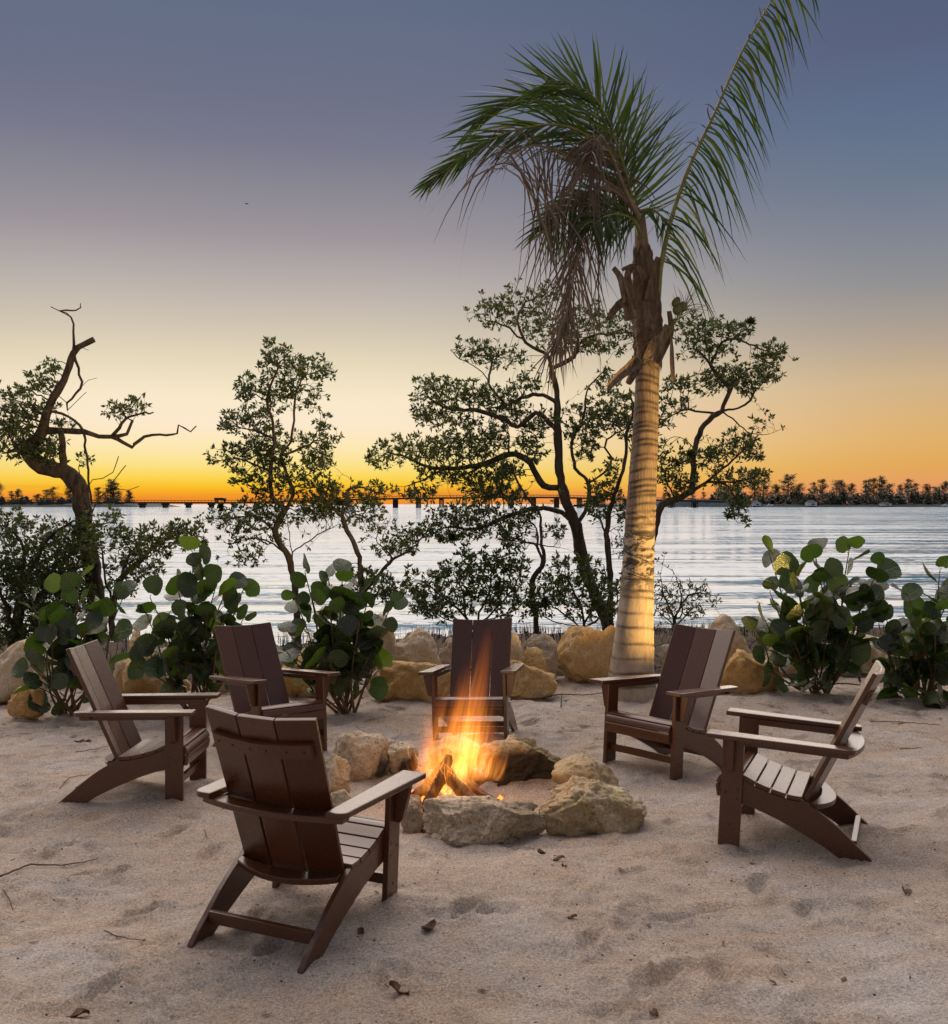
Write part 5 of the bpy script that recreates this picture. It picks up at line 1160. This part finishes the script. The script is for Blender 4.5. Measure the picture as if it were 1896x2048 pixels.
    grow('mangrove_shrub', 'low leafy mangrove bush behind the centre chair', 'shrub', None, 13.6, [Bq([(760, 1760), (770, 1660), (820, 1560), (830, 1470), (850, 1400)]), Bq([(740, 1750), (660, 1640), (560, 1560), (480, 1500)]), Bq([(770, 1720), (890, 1600), (960, 1500), (990, 1420)]), Bq([(720, 1740), (600, 1690), (500, 1640)]), Bq([(790, 1730), (920, 1660), (1010, 1600)]), Bq([(700, 1700), (690, 1560), (640, 1470)])],
        bl(Bq, [(470, 1530, 70, 90, 70), (560, 1600, 90, 80, 80), (650, 1500, 90, 80, 80), (740, 1460, 110, 80, 110), (860, 1480, 110, 90, 120), (820, 1580, 150, 60, 120), (640, 1640, 150, 50, 90), (900, 1650, 110, 40, 60), (500, 1640, 60, 50, 26), (960, 1440, 60, 60, 32), (560, 1450, 40, 50, 14), (830, 1390, 90, 50, 40), (700, 1380, 60, 40, 20), (450, 1600, 40, 60, 16), (1000, 1560, 60, 80, 40)]), 11, trunk_px=8, leaf=(.075, .032), dens=.62)
    grow('mangrove_shrub', 'low leafy bush between the large mangrove and the dark straight stem', 'shrub', None, 13.3, [Bq([(1290, 1780), (1290, 1680), (1240, 1560), (1200, 1480)]), Bq([(1290, 1730), (1360, 1600), (1400, 1500), (1390, 1420)]), Bq([(1280, 1740), (1180, 1660), (1110, 1600)]), Bq([(1300, 1740), (1420, 1640), (1500, 1560)]), Bq([(1270, 1720), (1140, 1700), (1060, 1660)])],
        bl(Bq, [(1180, 1510, 100, 80, 80), (1330, 1480, 90, 90, 80), (1130, 1600, 100, 70, 70), (1290, 1600, 130, 70, 80), (1440, 1560, 80, 90, 60), (1240, 1420, 80, 50, 30), (1380, 1640, 120, 40, 50), (1500, 1480, 40, 80, 30), (1080, 1650, 70, 40, 30)]), 12, trunk_px=8, leaf=(.075, .032), dens=.62)
    grow('mangrove_shrub', 'twiggy half bare shrub right of the palm trunk foot', 'shrub', None, 12.2, [Cq([(385, 1800), (380, 1690), (340, 1600), (310, 1500), (330, 1370)]), Cq([(380, 1690), (430, 1600), (480, 1560), (590, 1580)]), Cq([(390, 1720), (500, 1620), (560, 1620), (620, 1680)]), Cq([(380, 1700), (420, 1660), (390, 1480), (300, 1400)]), Cq([(385, 1740), (330, 1680), (290, 1640)])],
        bl(Cq, [(420, 1530, 100, 44, 46), (350, 1580, 80, 44, 40), (500, 1580, 70, 36, 26), (300, 1540, 44, 60, 22), (420, 1620, 110, 44, 40), (340, 1660, 70, 50, 36), (500, 1660, 60, 40, 14)]), 13, trunk_px=8, nleaf=2, leaf=(.05, .02), tip=.0026)
    # breathing roots and dry stalks along the bank
    b = MB(); r = random.Random(8)
    for k in range(4200):
        x = r.uniform(-7.5, 7.5); y = r.uniform(11.6, 19.4) if k % 3 else r.uniform(17, 19.6); z = gz(x, y); h = r.uniform(.04, .15) * (1.3 if y > 16 else .8) * (1 + .8 * math.sin(x * 2.7 + y) * math.sin(x * .9))
        if abs(x) > 3.2 and y < 14: h *= .8
        b.add([(x - .008, y, z - .05), (x + .008, y, z - .05), (x, y + .008, z - .05), (x + r.uniform(-.05, .05), y + r.uniform(-.04, .04), z + h)], [(0, 1, 3), (1, 2, 3), (2, 0, 3)])
    o = b.build('root_stubble', M['bark']); tag(o, 'dark spiky mangrove breathing roots covering the bank', kind='stuff')
    b = MB()
    for k in range(170):
        x = r.uniform(-6, 6); y = r.uniform(11.0, 15.5); z = gz(x, y) + .02; a = r.uniform(0, PI); l = r.uniform(.2, .7); d = Vector((math.cos(a), math.sin(a) * .6, r.uniform(0, .7))) * l; p = Vector((x, y, z))
        b.tube([p - d * .4 + Vector((0, 0, .1)), p + Vector((0, 0, r.uniform(.05, .16))), p + d * .6], [.008, .007, .002], 4)
    o = b.build('brushwood', M['bark']); tag(o, 'tangle of dead brushwood on the dark bank behind the boulders', kind='stuff')
build_trees()

# ------------------------------------------------------------------ sea grapes
def leaf_mesh(q):
    r = random.Random(q); N = 16; V = [(0, 0, 0)]; Fc = []
    for ring in (.55, 1.0):
        for j in range(N):
            a = 2 * PI * j / N - PI / 2; rad = ring * (1 + .05 * math.sin(a * 3 + q) + .03 * math.sin(5 * a + 2 * q) - (.22 * math.exp(-((a + PI / 2) / .28) ** 2) + .22 * math.exp(-((a - 3 * PI / 2) / .28) ** 2)) * (ring > .9))
            x, y = rad * math.cos(a) * 1.08, rad * math.sin(a) * .98 + .92
            z = .16 * abs(x) ** 1.4 * (1 if q % 2 else .5) - .10 * (y - .9) ** 2 + .035 * math.sin(a * 4 + q * 2) * ring
            V.append((x, y, z))
    V[0] = (0, .92, -.01)
    for j in range(N): Fc.append((0, 1 + j, 1 + (j + 1) % N)); Fc.append((1 + j, 1 + N + j, 1 + N + (j + 1) % N, 1 + (j + 1) % N))
    me = bpy.data.meshes.new('sea_grape_leaf'); me.from_pydata(V, [], Fc); me.polygons.foreach_set('use_smooth', [True] * len(me.polygons)); me.materials.append(M['seagrape']); return me
LM = [leaf_mesh(q) for q in range(6)]
def sea_grape(base, Y, stems, label, seed, size=.105, per=9, wx=30, low=()):
    r = random.Random(seed); b = at(*base, Y); g = gz(b.x, Y); root = empty('sea_grape', (b.x, Y, g), label, 'shrub', 'sea grape shrubs'); O = root.location.copy()
    st = MB(); leaves = []
    for k, (px, py, dY) in enumerate(stems):
        tip = at(px, py, Y + dY) - O; b0 = Vector((r.uniform(-.10, .10), r.uniform(-.06, .06), -.03)); bend = Vector((r.uniform(-.08, .08), r.uniform(-.08, .08), 0))
        P = spline([b0, b0.lerp(tip, .35) + bend + Vector(((tip.x - b0.x) * .12, 0, 0)), b0.lerp(tip, .7) + bend * .5, tip], .04); n = len(P)
        st.tube(P, [.013 * (1 - .72 * i / n) for i in range(n)], 6)
        cnt = max(4, int(.82 * per * (tip.z + .25)))
        for j in range(cnt):
            t = .30 + .70 * (j + r.uniform(-.25, .25)) / (cnt - 1) if cnt > 1 else 1; t = min(1, max(.2, t)); i = min(n - 1, int(t * (n - 1))); p = P[i]
            T = (P[min(i + 1, n - 1)] - P[max(i - 1, 0)]).normalized(); an = j * 2.6 + k * 1.3 + r.uniform(-.6, .6)
            leaves.append((p, T, an, size * r.uniform(.70, 1.18) * (1 if t < .93 else .82), t))
    for (px, py, dY) in low:
        p = at(px, py, Y + dY) - O; st.tube(spline([Vector((0, 0, .02)), p * .5 + Vector((0, 0, .05)), p], .05), .006, 5); leaves.append((p, p.normalized(), r.uniform(0, 6), size * r.uniform(.8, 1.1), .8))
    for (p, T, an, s, t) in leaves:
        o = T.orthogonal().normalized(); o = Matrix.Rotation(an, 3, T) @ o; out = (o * .9 + T * (.35 + .5 * (t > .9)) + Vector((0, 0, .15))).normalized()
        pe = p + out * s * .28; st.tube([p, pe], .0032, 4, False)
        up = (Vector((0, 0, 1)) * r.uniform(.0, 1.0) + Vector((r.gauss(0, .7), r.gauss(-.3, .8), r.gauss(0, .35)))); up = (up - out * up.dot(out)).normalized(); x = out.cross(up)
        l = bpy.data.objects.new('leaf', r.choice(LM)); COL.objects.link(l); l.parent = root
        l.matrix_local = Matrix.Translation(pe) @ Matrix((x, out, up)).transposed().to_4x4() @ Matrix.Diagonal((s, s, s, 1))
    st.build('stem', M['stem'], root, True)
sea_grape((140, 1420), 9.35, [(62, 1195, .1), (100, 1225, -.15), (125, 1180, .15), (160, 1155, 0), (190, 1210, -.1), (225, 1190, .1), (250, 1185, -.05), (85, 1290, -.2), (60, 1330, -.25), (170, 1260, -.2), (205, 1260, .2)], 'leftmost sea grape shrub with broad round leaves, behind the left chair', 1, .098, 8, low=[(58, 1345, -.25), (70, 1372, -.3), (120, 1385, -.3), (55, 1318, -.2), (165, 1345, -.2)])
sea_grape((395, 1405), 9.45, [(385, 1105, .1), (400, 1115, -.1), (352, 1165, .1), (300, 1195, -.05), (292, 1225, -.1), (430, 1180, .15), (460, 1165, 0), (490, 1170, .1), (415, 1230, -.2), (350, 1240, -.2), (455, 1220, -.2), (330, 1320, -.3), (485, 1240, .1)], 'tall sea grape shrub behind the rear left chair, its top above the waterline', 2, .100, 9, low=[(268, 1330, -.3), (295, 1345, -.3), (300, 1310, -.2)])
sea_grape((695, 1405), 9.35, [(610, 1145, .05), (655, 1150, .1), (685, 1148, -.05), (715, 1165, .1), (740, 1185, 0), (780, 1215, .1), (590, 1200, .1), (625, 1200, -.15), (575, 1260, 0), (570, 1300, -.15), (660, 1220, -.25), (720, 1240, -.2), (770, 1250, -.1), (690, 1190, .2), (640, 1290, -.25)], 'sea grape shrub with a dense flat top between the rear left and centre chairs', 3, .102, 9, low=[(595, 1320, -.2), (735, 1320, -.2), (660, 1330, -.3)])
sea_grape((1635, 1400), 9.75, [(1538, 1108, .05), (1585, 1135, -.1), (1628, 1098, .1), (1650, 1150, -.15), (1700, 1090, .05), (1695, 1165, -.1), (1765, 1125, .1), (1745, 1205, -.1), (1540, 1185, 0), (1600, 1190, -.2), (1525, 1230, 0), (1660, 1230, -.25), (1710, 1250, -.2), (1575, 1260, -.2), (1760, 1180, .1), (1510, 1265, -.1), (1620, 1270, -.2)], 'large sea grape shrub right of the palm with leaves standing against the water', 4, .104, 10, low=[(1668, 1360, -.3), (1700, 1335, -.3), (1610, 1380, -.3), (1580, 1365, -.3), (1720, 1370, -.25)])
sea_grape((1850, 1420), 9.5, [(1880, 1140, .1), (1895, 1200, 0), (1845, 1225, .05), (1815, 1190, -.1), (1830, 1255, -.2), (1800, 1265, -.1), (1870, 1270, -.2), (1925, 1230, 0), (1950, 1290, -.1), (1790, 1310, -.1), (1885, 1320, -.3), (1835, 1340, -.3), (1960, 1180, .1), (1752, 1275, -.1), (1772, 1335, -.25), (1768, 1230, .1)], 'sea grape shrub cut off by the right edge behind the right chair', 5, .102, 9, low=[(1870, 1400, -.4), (1840, 1395, -.35), (1810, 1370, -.3), (1890, 1415, -.4)])

# ------------------------------------------------------------------ litter on the sand
def surf(px, py):
    Y = groundY(py); x = (px - 948) / F * Y
    for _ in range(6): Y = F * (HC - gz(x, Y)) / (py - Y0); x = (px - 948) / F * Y
    zz = float(base_z(x, Y) + detail_z(np.array([x]), np.array([Y]))[0]); return Vector((x, Y, zz))
def stick(pts, rad, label, name='twig', mat='twig', lift=.012, cat='twig'):
    P = [surf(*p) + Vector((0, 0, lift)) for p in pts]; b = P[0].copy(); m = MB(); S = spline(P, .03)
    rad *= .68
    m.tube([p - b + Vector((0, 0, .002 * math.sin(i * 2.1))) for i, p in enumerate(S)], [rad * (1 - .55 * i / len(S)) for i in range(len(S))], 6)
    o = m.build(name, M[mat], None, True); o.location = b; tag(o, label, cat); return o
stick([(0, 1768), (28, 1750), (62, 1735), (110, 1728), (150, 1722), (196, 1712)], .008, 'long curved dry twig at the left edge of the sand')
stick([(6, 1797), (18, 1812), (26, 1832)], .006, 'short dark twig lying near the left edge')
stick([(208, 1866), (240, 1872), (290, 1886)], .004, 'thin straight twig left of the foreground chair')
stick([(150, 1508), (190, 1500), (222, 1494)], .005, 'thin twig on the sand behind the left chair')
stick([(120, 1580), (140, 1564), (178, 1554)], .005, 'thin curved twig beside the rear leg of the left chair')
stick([(1740, 1448), (1810, 1450), (1880, 1456)], .006, 'straight twig at the right edge behind the right chair')
stick([(1800, 1496), (1842, 1502)], .006, 'short dark twig right of the right chair')
stick([(1020, 1404), (1080, 1398), (1120, 1392), (1170, 1386), (1215, 1382)], .011, 'dark stick lying on the sand between the centre chair and the palm', 'stick', 'bark', .03, 'stick')
stick([(1122, 1414), (1123, 1402), (1124, 1396)], .009, 'short dark stub standing against the long stick', 'stick', 'bark', .03, 'stick')
stick([(640, 1412), (675, 1406), (712, 1400)], .010, 'pale stick in front of the third sea grape', 'stick', 'stem', .02, 'stick')
stick([(1265, 1452), (1300, 1446), (1330, 1448)], .006, 'small twig behind the seat of the chair beside the palm')
stick([(408, 1668), (411, 1676), (414, 1682)], .004, 'tiny dark twig end poking out of the sand behind the foreground chair')
def dead_leaf(px, py, s, label, seed, mat='deadleaf'):
    r = random.Random(seed); N = 9; m = MB(); V = []; Fc = []
    for i in range(N):
        f = i / (N - 1); w = .42 * s * math.sin(PI * min(.97, f * .93 + .04)) ** .8
        for q in (-1, -.4, .4, 1): V.append(((f - .5) * s * 1.3, q * w * (1 + r.uniform(-.12, .12)), s * (.22 * q * q + .16 * math.sin(f * 5 + seed) + r.uniform(-.03, .03)) + .02 * s))
    for i in range(N - 1):
        for q in range(3): Fc.append((i * 4 + q, i * 4 + q + 1, i * 4 + 5 + q, i * 4 + 4 + q))
    m.add(V, Fc); m.add([(x, y, z - .0015) for x, y, z in V], [tuple(reversed(f)) for f in Fc]); m.tube([(-.64 * s, 0, .05 * s), (-.95 * s, .1 * s, .10 * s)], .025 * s, 4)
    o = m.build('fallen_leaf', M[mat], None, True); o.location = surf(px, py) + Vector((0, 0, .004)); o.rotation_euler = (r.uniform(-.3, .5), r.uniform(-.3, .3), r.uniform(0, 6)); tag(o, label, 'leaf')
dead_leaf(797, 1984, .062, 'curled red-brown dead leaf on the sand at the bottom', 1)
dead_leaf(858, 1870, .060, 'dark folded dead leaf right of the foreground chair rear leg', 2, 'twig')
dead_leaf(1083, 1706, .045, 'small dark leaf in front of the long grey ring stone', 3, 'twig')
dead_leaf(1118, 1722, .045, 'second small dark leaf in front of the fire ring', 4, 'twig')
dead_leaf(1128, 1738, .030, 'smallest dark leaf in front of the fire ring', 5, 'twig')
dead_leaf(1812, 1785, .05, 'thin dark leaf on the sand at the right', 6, 'twig')
dead_leaf(722, 1869, .035, 'small brown leaf behind the rear right leg of the foreground chair', 7)
dead_leaf(158, 1482, .06, 'dark crumpled leaf on the sand left of the left chair', 8, 'twig')
dead_leaf(175, 1484, .06, 'brown crumpled leaf touching the dark one left of the left chair', 9)
dead_leaf(1145, 1840, .03, 'small leaf fragment in the middle of the foreground sand', 10, 'twig')
dead_leaf(160, 2040, .05, 'brown leaf at the bottom left edge', 11)
dead_leaf(1308, 2018, .03, 'small red-brown leaf at the bottom right of centre', 12)
def debris():
    m = MB(); r = random.Random(77)
    for k in range(900):
        y = 3.0 + 7.4 * r.random() ** .75; x = r.uniform(-.5, .5) * y * 1.0
        if k % 5 == 0: y = r.uniform(7.6, 10.2); x = r.uniform(-4.6, 4.6)
        z = float(base_z(x, y)) ; z += float(detail_z(np.array([x]), np.array([y]))[0]) + .003
        a = r.uniform(0, 6.3); l = r.choice((.005, .006, .007, .010, .02)) * r.uniform(.6, 1.4) * (1.5 if y > 7.5 else 1); w = l * r.uniform(.12, .5); c, s = math.cos(a), math.sin(a); h = r.uniform(.002, .006)
        V = [(x + c * u * l - s * v * w, y + s * u * l + c * v * w, z + (h if (u * v) == 0 else 0)) for u, v in ((-1, 0), (0, -1), (1, 0), (0, 1))] + [(x, y, z + h * 1.6)]
        m.add(V, [(0, 1, 4), (1, 2, 4), (2, 3, 4), (3, 0, 4)])
    o = m.build('beach_litter', M['twig']); tag(o, 'tiny twigs and bark bits scattered over the sand', kind='stuff')
debris()
